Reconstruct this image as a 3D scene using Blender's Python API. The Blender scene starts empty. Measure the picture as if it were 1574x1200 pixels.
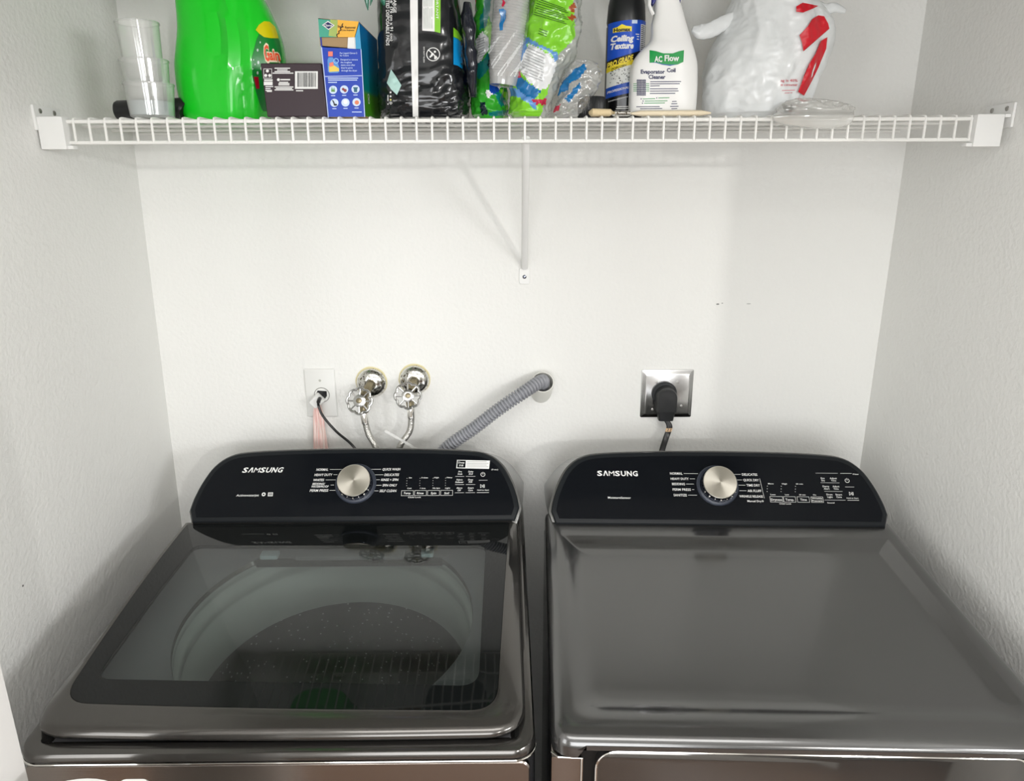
import bpy, bmesh, math, random
from mathutils import Vector, Matrix, noise
C = bpy.context.scene.collection
PI = math.pi
random.seed(7)

# ------------------------------------------------------------------ camera
F_PX = 1086.5175
YAW, PITCH, ROLL = -0.0085, 0.2826, -0.0034
CAM = Vector((-0.0322, -1.5597, 1.6662))
_f0 = Vector((-math.sin(YAW), math.cos(YAW), 0)); _r0 = Vector((math.cos(YAW), math.sin(YAW), 0)); _u0 = Vector((0, 0, 1))
FWD = _f0*math.cos(PITCH) - _u0*math.sin(PITCH)
_up = _u0*math.cos(PITCH) + _f0*math.sin(PITCH)
RIGHT = _r0*math.cos(ROLL) + _up*math.sin(ROLL)
UP = _up*math.cos(ROLL) - _r0*math.sin(ROLL)
cd = bpy.data.cameras.new('camera'); cam = bpy.data.objects.new('camera', cd); C.objects.link(cam)
cd.sensor_fit = 'HORIZONTAL'; cd.sensor_width = 36; cd.lens = F_PX/1574*36; cd.clip_start = 0.02
cam.matrix_world = Matrix(((RIGHT.x, UP.x, -FWD.x, CAM.x), (RIGHT.y, UP.y, -FWD.y, CAM.y), (RIGHT.z, UP.z, -FWD.z, CAM.z), (0, 0, 0, 1)))
bpy.context.scene.camera = cam

def at(u, v, y):                      # the point at depth y seen at photo position (u, v)
    d = FWD + RIGHT*((u-787)/F_PX) - UP*((v-600)/F_PX)
    return CAM + d*((y-CAM.y)/d.y)

# ------------------------------------------------------------------ world, lights, exposure
sc = bpy.context.scene
w = bpy.data.worlds.new('world'); sc.world = w; w.use_nodes = True
w.node_tree.nodes['Background'].inputs[0].default_value = (1, 1, 1, 1)
w.node_tree.nodes['Background'].inputs[1].default_value = 0.3
sc.view_settings.view_transform = 'Standard'; sc.view_settings.look = 'None'
sc.view_settings.gamma = 1; sc.view_settings.exposure = -0.44; sc.view_settings.use_curve_mapping = False

def area(name, loc, aim, size, power, col, shape='DISK', sy=None):
    l = bpy.data.lights.new(name, 'AREA'); l.shape = shape; l.size = size
    if sy: l.size_y = sy
    l.energy = power; l.color = col
    o = bpy.data.objects.new(name, l); C.objects.link(o); o.location = loc
    o.rotation_euler = (Vector(aim)-Vector(loc)).to_track_quat('-Z', 'Y').to_euler()
    return o
area('far_ceiling_lamp', (2.55, -6.20, 2.36), (0.0, 0, 1.45), 0.20, 80, (1, 0.98, 0.95))
area('hall_ceiling_light', (0.10, -1.95, 2.42), (0.10, -1.80, 0), 1.5, 22, (1, 0.99, 0.97), 'RECTANGLE', 0.6)
area('hall_fill_light', (-0.1, -4.02, 1.45), (0, 0, 1.3), 1.6, 66, (0.98, 0.99, 1.0), 'RECTANGLE', 1.4)  # added soft fill from behind the camera, no window known there
area('right_fill_light', (2.12, -2.65, 1.80), (-0.8, -0.4, 1.25), 0.9, 44, (0.98, 0.99, 1.0), 'RECTANGLE', 0.40)  # added low light from the right, kept shallow for a crisper washer shadow
area('left_fill_light', (-1.72, -2.55, 1.55), (0.8, -0.4, 1.25), 1.1, 27, (0.98, 0.99, 1.0), 'RECTANGLE', 1.3)  # added fill that brightens the right wall, no known source

# ------------------------------------------------------------------ materials
def thin_fresnel(nt, ior):            # same reflection from either face of a thin sheet
    fr = nt.nodes.new('ShaderNodeFresnel'); ge = nt.nodes.new('ShaderNodeNewGeometry'); ma = nt.nodes.new('ShaderNodeMath')
    ma.operation = 'MULTIPLY_ADD'; ma.inputs[1].default_value = 1/ior-ior; ma.inputs[2].default_value = ior
    nt.links.new(ge.outputs['Backfacing'], ma.inputs[0]); nt.links.new(ma.outputs[0], fr.inputs[0]); return fr
def mat(name, col, rough=0.5, metal=0.0, coat=0.0, trans=0.0, bump=None, ior=1.45, alpha=1.0, spec=0.5):
    m = bpy.data.materials.new(name); m.use_nodes = True
    nt = m.node_tree; b = nt.nodes['Principled BSDF']
    b.inputs['Base Color'].default_value = (*col, 1); b.inputs['Roughness'].default_value = rough
    b.inputs['Metallic'].default_value = metal; b.inputs['Coat Weight'].default_value = coat
    b.inputs['Coat Roughness'].default_value = 0.04
    b.inputs['Transmission Weight'].default_value = trans; b.inputs['IOR'].default_value = ior
    b.inputs['Alpha'].default_value = alpha; b.inputs['Specular IOR Level'].default_value = spec
    if bump:                          # (scale, strength, distance, detail)
        tc = nt.nodes.new('ShaderNodeTexCoord'); n = nt.nodes.new('ShaderNodeTexNoise'); bp = nt.nodes.new('ShaderNodeBump')
        n.inputs['Scale'].default_value = bump[0]; n.inputs['Detail'].default_value = bump[3]
        bp.inputs['Strength'].default_value = bump[1]; bp.inputs['Distance'].default_value = bump[2]
        nt.links.new(tc.outputs['Object'], n.inputs['Vector']); nt.links.new(n.outputs['Fac'], bp.inputs['Height'])
        nt.links.new(bp.outputs['Normal'], b.inputs['Normal'])
    return m

def film(name, col, opacity, rough=0.12, gloss=0.25):     # thin clear or milky plastic
    m = bpy.data.materials.new(name); m.use_nodes = True; nt = m.node_tree
    for n in list(nt.nodes): nt.nodes.remove(n)
    out = nt.nodes.new('ShaderNodeOutputMaterial'); mx = nt.nodes.new('ShaderNodeMixShader'); mg = nt.nodes.new('ShaderNodeMixShader')
    tr = nt.nodes.new('ShaderNodeBsdfTransparent'); df = nt.nodes.new('ShaderNodeBsdfDiffuse'); gl = nt.nodes.new('ShaderNodeBsdfGlossy')
    fr = thin_fresnel(nt, 1.45)
    mul = nt.nodes.new('ShaderNodeMath'); mul.operation = 'MULTIPLY_ADD'; mul.inputs[1].default_value = 1.0; mul.inputs[2].default_value = gloss*0.1
    df.inputs[0].default_value = (*col, 1); gl.inputs[1].default_value = rough; mx.inputs[0].default_value = opacity
    nt.links.new(tr.outputs[0], mx.inputs[1]); nt.links.new(df.outputs[0], mx.inputs[2])
    nt.links.new(fr.outputs[0], mul.inputs[0]); nt.links.new(mul.outputs[0], mg.inputs[0])
    nt.links.new(mx.outputs[0], mg.inputs[1]); nt.links.new(gl.outputs[0], mg.inputs[2]); nt.links.new(mg.outputs[0], out.inputs[0])
    return m

def wall_mat(name, col, marks=()):
    m = mat(name, col, 0.6, spec=0.3); nt = m.node_tree; b = nt.nodes['Principled BSDF']
    tc = nt.nodes.new('ShaderNodeTexCoord'); n = nt.nodes.new('ShaderNodeTexNoise'); bp = nt.nodes.new('ShaderNodeBump'); n2 = nt.nodes.new('ShaderNodeTexNoise')
    n.inputs['Scale'].default_value = 120; n.inputs['Detail'].default_value = 2.5; bp.inputs['Strength'].default_value = 0.35; bp.inputs['Distance'].default_value = 0.004
    n2.inputs['Scale'].default_value = 9; n2.inputs['Detail'].default_value = 3
    ad = nt.nodes.new('ShaderNodeMath'); ad.operation = 'MULTIPLY_ADD'; ad.inputs[1].default_value = 0.6
    nt.links.new(tc.outputs['Object'], n.inputs['Vector']); nt.links.new(tc.outputs['Object'], n2.inputs['Vector'])
    nt.links.new(n2.outputs['Fac'], ad.inputs[0]); nt.links.new(n.outputs['Fac'], ad.inputs[2])
    nt.links.new(ad.outputs[0], bp.inputs['Height']); nt.links.new(bp.outputs['Normal'], b.inputs['Normal'])
    last = None
    for (p, r, s) in marks:           # small scuffs: an ellipse at p darkens the paint
        mp = nt.nodes.new('ShaderNodeMapping'); mp.vector_type = 'TEXTURE'
        mp.inputs['Location'].default_value = p; mp.inputs['Scale'].default_value = r
        ln = nt.nodes.new('ShaderNodeVectorMath'); ln.operation = 'LENGTH'
        lt = nt.nodes.new('ShaderNodeMath'); lt.operation = 'LESS_THAN'; lt.inputs[1].default_value = 1
        sm = nt.nodes.new('ShaderNodeMath'); sm.operation = 'MULTIPLY'; sm.inputs[1].default_value = s
        nt.links.new(tc.outputs['Object'], mp.inputs[0]); nt.links.new(mp.outputs[0], ln.inputs[0])
        nt.links.new(ln.outputs['Value'], lt.inputs[0]); nt.links.new(lt.outputs[0], sm.inputs[0])
        if last is None: last = sm.outputs[0]
        else:
            mxn = nt.nodes.new('ShaderNodeMath'); mxn.operation = 'MAXIMUM'
            nt.links.new(last, mxn.inputs[0]); nt.links.new(sm.outputs[0], mxn.inputs[1]); last = mxn.outputs[0]
    if last is not None:
        mix = nt.nodes.new('ShaderNodeMix'); mix.data_type = 'RGBA'
        mix.inputs[6].default_value = (*col, 1); mix.inputs[7].default_value = (0.03, 0.03, 0.025, 1)
        nt.links.new(last, mix.inputs[0]); nt.links.new(mix.outputs[2], b.inputs['Base Color'])
    return m

def brushed(name, col, rough, axis='x', metal=1.0):
    m = mat(name, col, rough, metal); nt = m.node_tree; b = nt.nodes['Principled BSDF']
    tc = nt.nodes.new('ShaderNodeTexCoord'); mp = nt.nodes.new('ShaderNodeMapping'); n = nt.nodes.new('ShaderNodeTexNoise'); bp = nt.nodes.new('ShaderNodeBump')
    mp.inputs['Scale'].default_value = (6, 900, 900) if axis == 'x' else (900, 6, 900)
    n.inputs['Scale'].default_value = 1; n.inputs['Detail'].default_value = 2
    bp.inputs['Strength'].default_value = 0.12; bp.inputs['Distance'].default_value = 0.001
    nt.links.new(tc.outputs['Object'], mp.inputs[0]); nt.links.new(mp.outputs[0], n.inputs['Vector'])
    nt.links.new(n.outputs['Fac'], bp.inputs['Height']); nt.links.new(bp.outputs['Normal'], b.inputs['Normal'])
    return m

def glass_mat(name, tint):            # flat appliance glass, tinted
    m = bpy.data.materials.new(name); m.use_nodes = True; nt = m.node_tree
    for n in list(nt.nodes): nt.nodes.remove(n)
    out = nt.nodes.new('ShaderNodeOutputMaterial'); mg = nt.nodes.new('ShaderNodeMixShader')
    tr = nt.nodes.new('ShaderNodeBsdfTransparent'); gl = nt.nodes.new('ShaderNodeBsdfGlossy'); fr = thin_fresnel(nt, 1.5)
    tr.inputs[0].default_value = (*tint, 1); gl.inputs[1].default_value = 0.015
    nt.links.new(fr.outputs[0], mg.inputs[0]); nt.links.new(tr.outputs[0], mg.inputs[1]); nt.links.new(gl.outputs[0], mg.inputs[2]); nt.links.new(mg.outputs[0], out.inputs[0])
    return m

M = {}
M['wall'] = wall_mat('painted_wall', (0.83, 0.828, 0.80), marks=[
    ((0.4395, 0, 1.4105), (0.0035, 0.02, 0.0016), 0.75), ((0.4495, 0, 1.4125), (0.002, 0.02, 0.0012), 0.5), ((0.5085, 0, 1.411), (0.005, 0.02, 0.0012), 0.35)])
_d = FWD + RIGHT*((35-787)/F_PX) - UP*((900-600)/F_PX); _p = CAM + _d*((-0.8165-CAM.x)/_d.x)
M['wall_left'] = wall_mat('painted_left_wall', (0.83, 0.828, 0.80), marks=[(tuple(_p), (0.02, 0.0018, 0.0018), 0.9)])
M['ceiling'] = mat('ceiling_paint', (0.8, 0.8, 0.78), 0.8)
M['trim'] = mat('white_trim_paint', (0.86, 0.84, 0.82), 0.35)
M['shelf_wire'] = mat('white_vinyl_wire', (0.86, 0.855, 0.82), 0.35)
M['bracket'] = mat('white_bracket_plastic', (0.82, 0.82, 0.80), 0.4)
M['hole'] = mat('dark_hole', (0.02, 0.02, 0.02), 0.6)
M['steel'] = mat('screw_steel', (0.45, 0.44, 0.42), 0.35, 1.0)
M['body'] = mat('black_steel_paint', (0.105, 0.10, 0.094), 0.18, 0.85, coat=0.3)
M['bodydark'] = mat('dark_cabinet_paint', (0.03, 0.03, 0.032), 0.25, 0.3, coat=0.3)
M['dryertop'] = mat('dark_grey_steel_paint', (0.135, 0.135, 0.134), 0.18, 0.85, coat=0.25)
M['front'] = brushed('brushed_black_steel', (0.30, 0.27, 0.25), 0.22)
M['housing'] = mat('grey_console_plastic', (0.22, 0.22, 0.215), 0.22, 0.6, coat=0.4)
M['panel'] = mat('black_panel_gloss', (0.005, 0.006, 0.008), 0.07, 0.0, spec=0.16)
M['bezel'] = mat('black_panel_bezel', (0.014, 0.016, 0.018), 0.2, 0.0, spec=0.2)
M['seam'] = mat('seam_black', (0.004, 0.004, 0.004), 0.5)
M['chrome'] = mat('chrome', (0.82, 0.81, 0.78), 0.08, 1.0)
M['wheel'] = mat('cast_wheel_metal', (0.52, 0.52, 0.51), 0.24, 1.0)
M['darkchrome'] = mat('dark_chrome', (0.14, 0.15, 0.18), 0.12, 1.0)
M['knobring'] = mat('knob_ring_plastic', (0.035, 0.042, 0.06), 0.25, 0.2)
M['knobcap'] = mat('spun_metal', (0.60, 0.57, 0.50), 0.3, 1.0)
M['ink'] = mat('white_print', (0.80, 0.80, 0.78), 0.5)
M['inkdim'] = mat('grey_print', (0.30, 0.30, 0.30), 0.5)
M['silverink'] = mat('silver_print', (0.86, 0.86, 0.84), 0.35)
M['window'] = glass_mat('tinted_lid_glass', (0.74, 0.77, 0.76))
M['lidblack'] = mat('black_glass_border', (0.005, 0.006, 0.006), 0.03, spec=0.4)
M['doorglass'] = mat('dark_mirror_glass', (0.16, 0.155, 0.15), 0.06, 0.9)
M['tub'] = mat('grey_tub_plastic', (0.38, 0.40, 0.38), 0.35)
M['topcover'] = mat('dark_cover_plastic', (0.13, 0.13, 0.135), 0.4)
M['clip'] = mat('pale_blue_grey_plastic', (0.42, 0.50, 0.52), 0.4)
M['white'] = mat('white_plastic', (0.84, 0.84, 0.82), 0.3)
M['plate'] = mat('white_plate_plastic', (0.78, 0.78, 0.755), 0.3)
M['black'] = mat('black_plastic', (0.012, 0.013, 0.014), 0.35)
M['rubber'] = mat('black_rubber', (0.008, 0.008, 0.009), 0.3)
M['platemetal'] = mat('stainless_plate', (0.62, 0.62, 0.62), 0.2, 1.0)
M['brass'] = mat('tarnished_brass', (0.30, 0.26, 0.17), 0.4, 0.9, bump=(120, 0.3, 0.002, 3))
M['hosegrey'] = mat('grey_corrugated_plastic', (0.30, 0.305, 0.33), 0.42)
M['pvc'] = mat('cream_pvc', (0.78, 0.775, 0.72), 0.4)
M['tie'] = film('clear_strap_plastic', (0.9, 0.9, 0.88), 0.55)
M['wood'] = mat('pale_wood', (0.80, 0.69, 0.50), 0.5, bump=(40, 0.1, 0.002, 2))
M['bristle'] = mat('tan_bristle', (0.72, 0.58, 0.35), 0.7, bump=(300, 0.5, 0.003, 3))
M['purple'] = mat('dark_plum_card', (0.028, 0.013, 0.019), 0.45)
M['tan'] = mat('brown_card', (0.40, 0.27, 0.14), 0.8)
M['floorwood'] = mat('brown_floor_boards', (0.19, 0.12, 0.08), 0.4)

def rgb(*c):                          # sRGB 0-255 to linear
    return tuple(((x/255)/12.92 if x/255 <= 0.04045 else ((x/255+0.055)/1.055)**2.4) for x in c)

def speckle_brass(m):                 # worn chrome with dark pits
    nt = m.node_tree; b = nt.nodes['Principled BSDF']
    tc = nt.nodes.new('ShaderNodeTexCoord'); n = nt.nodes.new('ShaderNodeTexNoise'); r = nt.nodes.new('ShaderNodeValToRGB')
    n.inputs['Scale'].default_value = 260; n.inputs['Detail'].default_value = 4
    r.color_ramp.elements[0].position = 0.36; r.color_ramp.elements[0].color = (0.10, 0.08, 0.05, 1)
    r.color_ramp.elements[1].position = 0.44; r.color_ramp.elements[1].color = (0.74, 0.73, 0.69, 1)
    nt.links.new(tc.outputs['Object'], n.inputs['Vector']); nt.links.new(n.outputs['Fac'], r.inputs[0]); nt.links.new(r.outputs[0], b.inputs['Base Color'])
M['wornchrome'] = mat('worn_chrome', (0.7, 0.7, 0.66), 0.14, 1.0); speckle_brass(M['wornchrome'])

def braided(m):
    nt = m.node_tree; b = nt.nodes['Principled BSDF']
    tc = nt.nodes.new('ShaderNodeTexCoord'); n = nt.nodes.new('ShaderNodeTexVoronoi'); bp = nt.nodes.new('ShaderNodeBump')
    n.inputs['Scale'].default_value = 420; bp.inputs['Strength'].default_value = 0.4; bp.inputs['Distance'].default_value = 0.002
    nt.links.new(tc.outputs['Object'], n.inputs['Vector']); nt.links.new(n.outputs['Distance'], bp.inputs['Height']); nt.links.new(bp.outputs['Normal'], b.inputs['Normal'])
M['braid'] = mat('braided_steel', (0.50, 0.49, 0.46), 0.3, 0.9); braided(M['braid'])

def knob_spin(m):                     # radial sheen of the spun face
    nt = m.node_tree; b = nt.nodes['Principled BSDF']; b.inputs['Anisotropic'].default_value = 0.8
    tg = nt.nodes.new('ShaderNodeTangent'); tg.direction_type = 'RADIAL'; tg.axis = 'Z'
    nt.links.new(tg.outputs[0], b.inputs['Tangent'])
knob_spin(M['knobcap'])

def basket_mat():                     # steel basket; pale dots paint the glint at its drain holes
    m = mat('basket_steel', (0.10, 0.11, 0.11), 0.3, 0.9); nt = m.node_tree; b = nt.nodes['Principled BSDF']
    tc = nt.nodes.new('ShaderNodeTexCoord'); v = nt.nodes.new('ShaderNodeTexVoronoi'); r = nt.nodes.new('ShaderNodeValToRGB')
    v.inputs['Scale'].default_value = 75; r.color_ramp.elements[0].position = 0.12; r.color_ramp.elements[0].color = (0.55, 0.57, 0.57, 1)
    r.color_ramp.elements[1].position = 0.16; r.color_ramp.elements[1].color = (0.055, 0.06, 0.062, 1)
    nt.links.new(tc.outputs['Object'], v.inputs['Vector']); nt.links.new(v.outputs['Distance'], r.inputs[0]); nt.links.new(r.outputs[0], b.inputs['Base Color'])
    return m
M['basket'] = basket_mat()

def plain(name, r, g, b, rough=0.45, **k):
    if name not in M: M[name] = mat(name, rgb(r, g, b), rough, **k)
    return M[name]

# ------------------------------------------------------------------ mesh helpers
class MB:
    def __init__(s): s.bm = bmesh.new()
    def face(s, vs, mi=0, smooth=False):
        try:
            f = s.bm.faces.new(vs); f.material_index = mi; f.smooth = smooth; return f
        except ValueError: return None
    def box(s, lo, hi, bev=0, mi=0):
        b2 = bmesh.new(); bmesh.ops.create_cube(b2, size=1)
        for v in b2.verts: v.co = Vector((lo[i]+(v.co[i]+0.5)*(hi[i]-lo[i]) for i in range(3)))
        if bev: bmesh.ops.bevel(b2, geom=list(b2.edges), offset=bev, segments=2, affect='EDGES', profile=0.7)
        s.add(b2, mi); return s
    def add(s, b2, mi=0, smooth=None):
        mp = {}
        for v in b2.verts: mp[v] = s.bm.verts.new(v.co)
        for f in b2.faces:
            g = s.face([mp[v] for v in f.verts], mi, f.smooth if smooth is None else smooth)
        b2.free()
    def loft(s, rings, cap0=True, cap1=True, smooth=True, mi=0, closed=True):
        R = [[s.bm.verts.new(p) for p in r] for r in rings]; n = len(R[0])
        for a, b in zip(R, R[1:]):
            for i in range(n if closed else n-1):
                s.face([a[i], a[(i+1) % n], b[(i+1) % n], b[i]], mi, smooth)
        if cap0: s.face(R[0][::-1], mi)
        if cap1: s.face(R[-1], mi)
        return R
    def tube(s, pts, r, n=8, mi=0, caps=True, rad=None):
        pts = [Vector(p) for p in pts]; rings = []; prev = None
        for i, p in enumerate(pts):
            t = (pts[min(i+1, len(pts)-1)] - pts[max(i-1, 0)]).normalized()
            if prev is None:
                a = Vector((0, 0, 1)) if abs(t.z) < 0.9 else Vector((1, 0, 0)); u = t.cross(a).normalized()
            else: u = (prev - t*prev.dot(t)).normalized()
            prev = u; v = t.cross(u); rr = rad[i] if rad else r
            rings.append([p + u*math.cos(2*PI*k/n)*rr + v*math.sin(2*PI*k/n)*rr for k in range(n)])
        s.loft(rings, caps, caps, True, mi); return s
    def lathe(s, prof, o=(0, 0, 0), axis=(0, 0, 1), n=40, mi=0, cap0=True, cap1=True):     # prof = [(r, h)]
        ax = Vector(axis).normalized(); a = Vector((0, 0, 1)) if abs(ax.z) < 0.9 else Vector((1, 0, 0))
        u = ax.cross(a).normalized(); v = ax.cross(u); o = Vector(o)
        s.loft([[o + ax*h + (u*math.cos(2*PI*k/n) + v*math.sin(2*PI*k/n))*max(r, 1e-5) for k in range(n)] for r, h in prof], cap0, cap1, True, mi); return s
    def prism(s, poly, fn, d, mi=0):  # poly 2D -> fn(x, y, depth), depth 0 and d
        s.loft([[fn(x, y, 0) for x, y in poly], [fn(x, y, d) for x, y in poly]], True, True, False, mi); return s
    def build(s, name, m, parent=None, sharp=35, bevel=0):
        bmesh.ops.recalc_face_normals(s.bm, faces=s.bm.faces)
        me = bpy.data.meshes.new(name); s.bm.to_mesh(me); s.bm.free()
        for mm in (m if isinstance(m, (list, tuple)) else [m]): me.materials.append(mm)
        if sharp: me.set_sharp_from_angle(angle=math.radians(sharp))
        o = bpy.data.objects.new(name, me); C.objects.link(o)
        if parent is not None: o.parent = parent
        if bevel:
            bv = o.modifiers.new('bevel', 'BEVEL'); bv.width = bevel; bv.segments = 2; bv.limit_method = 'ANGLE'; bv.angle_limit = math.radians(40)
        return o

def tag(o, label=None, cat=None, group=None, kind=None):
    if label: o['label'] = label
    if cat: o['category'] = cat
    if group: o['group'] = group
    if kind: o['kind'] = kind
    return o
def thing(name, label, cat, loc=(0, 0, 0), rotz=0, group=None):
    o = bpy.data.objects.new(name, None); C.objects.link(o); o.location = loc; o.rotation_euler = (0, 0, rotz); o.empty_display_size = 0.05
    return tag(o, label, cat, group)
def rebase(root, p):                  # put the Empty at the thing's base, parts stay where they are
    p = Vector(p); root.location = p
    for ch in root.children: ch.location = ch.location - p
    return root
def struct(name, mb, m):
    o = mb.build(name, m); o['kind'] = 'structure'; return o

def rrect(hx, hy, r, n=8, cx=0, cy=0):
    pts = []
    for (sx, sy, a0) in ((1, 1, 0), (-1, 1, PI/2), (-1, -1, PI), (1, -1, 1.5*PI)):
        for k in range(n+1):
            a = a0 + PI/2*k/n; pts.append((cx+sx*(hx-r)+r*math.cos(a), cy+sy*(hy-r)+r*math.sin(a)))
    return pts
def crom(ps, per=6, closed=False):    # Catmull-Rom through points
    ps = [Vector(p) for p in ps]; n = len(ps); out = []
    for i in range(n if closed else n-1):
        g = (lambda k: ps[k % n]) if closed else (lambda k: ps[min(max(k, 0), n-1)])
        a, b, c, d = g(i-1), g(i), g(i+1), g(i+2)
        for k in range(per):
            t = k/per
            out.append(0.5*((2*b) + (c-a)*t + (2*a-5*b+4*c-d)*t*t + (3*b-a-3*c+d)*t**3))
    if not closed: out.append(ps[-1])
    return out

# lettering: each line is (string, x0, x1, y centre, cap height[, shear]); fitted to its box, then mapped by fn(x, y)
_cache = {}
def glyphs(st, bold=0.0):
    if (st, bold) in _cache: return _cache[(st, bold)]
    cu = bpy.data.curves.new('t', 'FONT'); cu.body = st; cu.size = 1; cu.resolution_u = 2; cu.offset = bold
    ob = bpy.data.objects.new('t', cu); C.objects.link(ob); bpy.context.view_layer.update()
    me = bpy.data.meshes.new_from_object(ob.evaluated_get(bpy.context.evaluated_depsgraph_get()))
    vs = [(v.co.x, v.co.y) for v in me.vertices]; fs = [tuple(p.vertices) for p in me.polygons]
    bpy.data.objects.remove(ob); bpy.data.curves.remove(cu); bpy.data.meshes.remove(me)
    _cache[(st, bold)] = (vs, fs); return vs, fs
def letter(mb, lines, fn, mi=0, bold=0.01):
    for ln in lines:
        st, x0, x1, yc, h = ln[:5]; sh = ln[5] if len(ln) > 5 else 0
        vs, fs = glyphs(st, bold)
        if not vs: continue
        ax = min(v[0] for v in vs); bx = max(v[0] for v in vs); sx = (x1-x0)/(bx-ax); sy = h/0.72
        vv = []
        for x, y in vs:
            yy = (y-0.36)*sy; vv.append(mb.bm.verts.new(fn(x0+(x-ax)*sx+sh*yy, yc+yy)))
        for f in fs: mb.face([vv[i] for i in f], mi)
def flat(mb, poly, fn, mi=0, sub=0):
    if sub:                           # strip x-subdivided quad given as (x0, x1, ylow, yhigh)
        x0, x1, a, b = poly; fa = a if callable(a) else (lambda x: a); fb = b if callable(b) else (lambda x: b)
        lo = [mb.bm.verts.new(fn(x0+(x1-x0)*k/sub, fa(x0+(x1-x0)*k/sub))) for k in range(sub+1)]
        hi = [mb.bm.verts.new(fn(x0+(x1-x0)*k/sub, fb(x0+(x1-x0)*k/sub))) for k in range(sub+1)]
        for k in range(sub): mb.face([lo[k], lo[k+1], hi[k+1], hi[k]], mi)
    else: mb.face([mb.bm.verts.new(fn(x, y)) for x, y in poly], mi)
def rect(x0, y0, x1, y1): return [(x0, y0), (x1, y0), (x1, y1), (x0, y1)]
def disc(cx, cy, r, n=20, ry=None): return [(cx+r*math.cos(2*PI*k/n), cy+(ry or r)*math.sin(2*PI*k/n)) for k in range(n)]
def ringp(mb, cx, cy, r0, r1, fn, mi=0, n=28, a0=0, a1=2*PI):
    vs = [[mb.bm.verts.new(fn(cx+r*math.cos(a0+(a1-a0)*k/n), cy+r*math.sin(a0+(a1-a0)*k/n))) for k in range(n+1)] for r in (r0, r1)]
    for k in range(n): mb.face([vs[0][k], vs[0][k+1], vs[1][k+1], vs[1][k]], mi)
def frame_rect(mb, x0, y0, x1, y1, t, fn, mi=0):
    for r in ((x0, y0, x1, y0+t), (x0, y1-t, x1, y1), (x0, y0+t, x0+t, y1-t), (x1-t, y0+t, x1, y1-t)): flat(mb, rect(*r), fn, mi)
def drape(mb, poly, fn, mi=0, size=6.0):      # a printed patch following a surface, poly in photo pixels
    b2 = bmesh.new(); f = b2.faces.new([b2.verts.new((x, y, 0)) for x, y in poly])
    bmesh.ops.triangulate(b2, faces=[f])
    for _ in range(4):
        es = [e for e in b2.edges if e.calc_length() > size]
        if not es: break
        bmesh.ops.subdivide_edges(b2, edges=es, cuts=1); bmesh.ops.triangulate(b2, faces=list(b2.faces))
    for v in b2.verts: v.co = fn(v.co.x, v.co.y)
    mb.add(b2, mi, True)
def inside(x, y, poly):
    c = False; n = len(poly)
    for i in range(n):
        (x1, y1), (x2, y2) = poly[i], poly[i-1]
        if (y1 > y) != (y2 > y) and x < (x2-x1)*(y-y1)/(y2-y1)+x1: c = not c
    return c

# ------------------------------------------------------------------ the setting
def lx(z): return -0.803 - (1.72-z)*0.0196
mb = MB(); mb.box((-0.95, 0, 0), (0.95, 0.1, 2.44)); struct('wall_back', mb, M['wall'])
mb = MB(); mb.loft([[Vector((lx(z), y, z)) if k == 0 else Vector((lx(z)-0.1, y, z)) for (k, y) in ((0, -1.07), (0, 0.0), (1, 0.0), (1, -1.07))] for z in (0, 2.44)], smooth=False)
struct('wall_left', mb, M['wall_left'])
mb = MB(); mb.box((0.81, -1.07, 0), (0.91, 0, 2.44)); struct('wall_right', mb, M['wall'])
mb = MB(); mb.box((-1.9, -7.6, -0.1), (4.1, 0.1, 0)); struct('floor', mb, M['floorwood'])
mb = MB(); mb.box((-1.9, -7.6, 2.44), (4.1, 0.1, 2.54)); struct('ceiling', mb, M['ceiling'])
mb = MB(); mb.box((-1.9, -1.07, 0), (-0.84, -0.97, 2.44)); struct('wall_closet_left', mb, M['wall'])
mb = MB(); mb.box((0.91, -1.07, 0), (4.1, -0.97, 2.44)); struct('wall_closet_right', mb, M['wall'])
mb = MB(); mb.box((-0.84, -1.07, 2.06), (0.91, -0.97, 2.44)); struct('wall_header', mb, M['wall'])
mb = MB()
for lo, hi in (((-1.9, -4.2, 0), (-1.8, -3.10, 2.44)), ((-1.9, -2.0, 0), (-1.8, -1.07, 2.44)), ((-1.9, -3.10, 0), (-1.8, -2.0, 0.9)), ((-1.9, -3.10, 2.2), (-1.8, -2.0, 2.44))): mb.box(lo, hi)
struct('wall_hall_left', mb, M['wall'])
mb = MB()
for y in (-3.10, -2.57, -2.04): mb.box((-1.88, y, 0.9), (-1.84, y+0.04, 2.2))
for z in (0.9, 2.16): mb.box((-1.88, -3.10, z), (-1.84, -2.0, z+0.04))
struct('added_window_3', mb, M['trim'])  # unseen frame added to dress the left fill light
mb = MB()
for lo, hi in (((2.2, -4.2, 0), (2.3, -3.25, 2.44)), ((2.2, -2.05, 0), (2.3, -1.07, 2.44)), ((2.2, -3.25, 0), (2.3, -2.05, 1.5)), ((2.2, -3.25, 2.1), (2.3, -2.05, 2.44))): mb.box(lo, hi)
struct('wall_hall_right', mb, M['wall'])
mb = MB()
for y in (-3.25, -2.67, -2.09): mb.box((2.24, y, 1.5), (2.28, y+0.04, 2.1))
for z in (1.5, 2.06): mb.box((2.24, -3.25, z), (2.28, -2.05, z+0.04))
struct('added_window_2', mb, M['trim'])  # made-up low window, shaped to fit the right-hand light
mb = MB(); mb.box((4.0, -7.6, 0), (4.1, -4.2, 2.44)); struct('wall_far_right', mb, M['wall'])
mb = MB(); mb.box((1.0, -7.6, 0), (4.0, -7.5, 2.44)); struct('wall_far', mb, M['wall'])
mb = MB()
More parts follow.
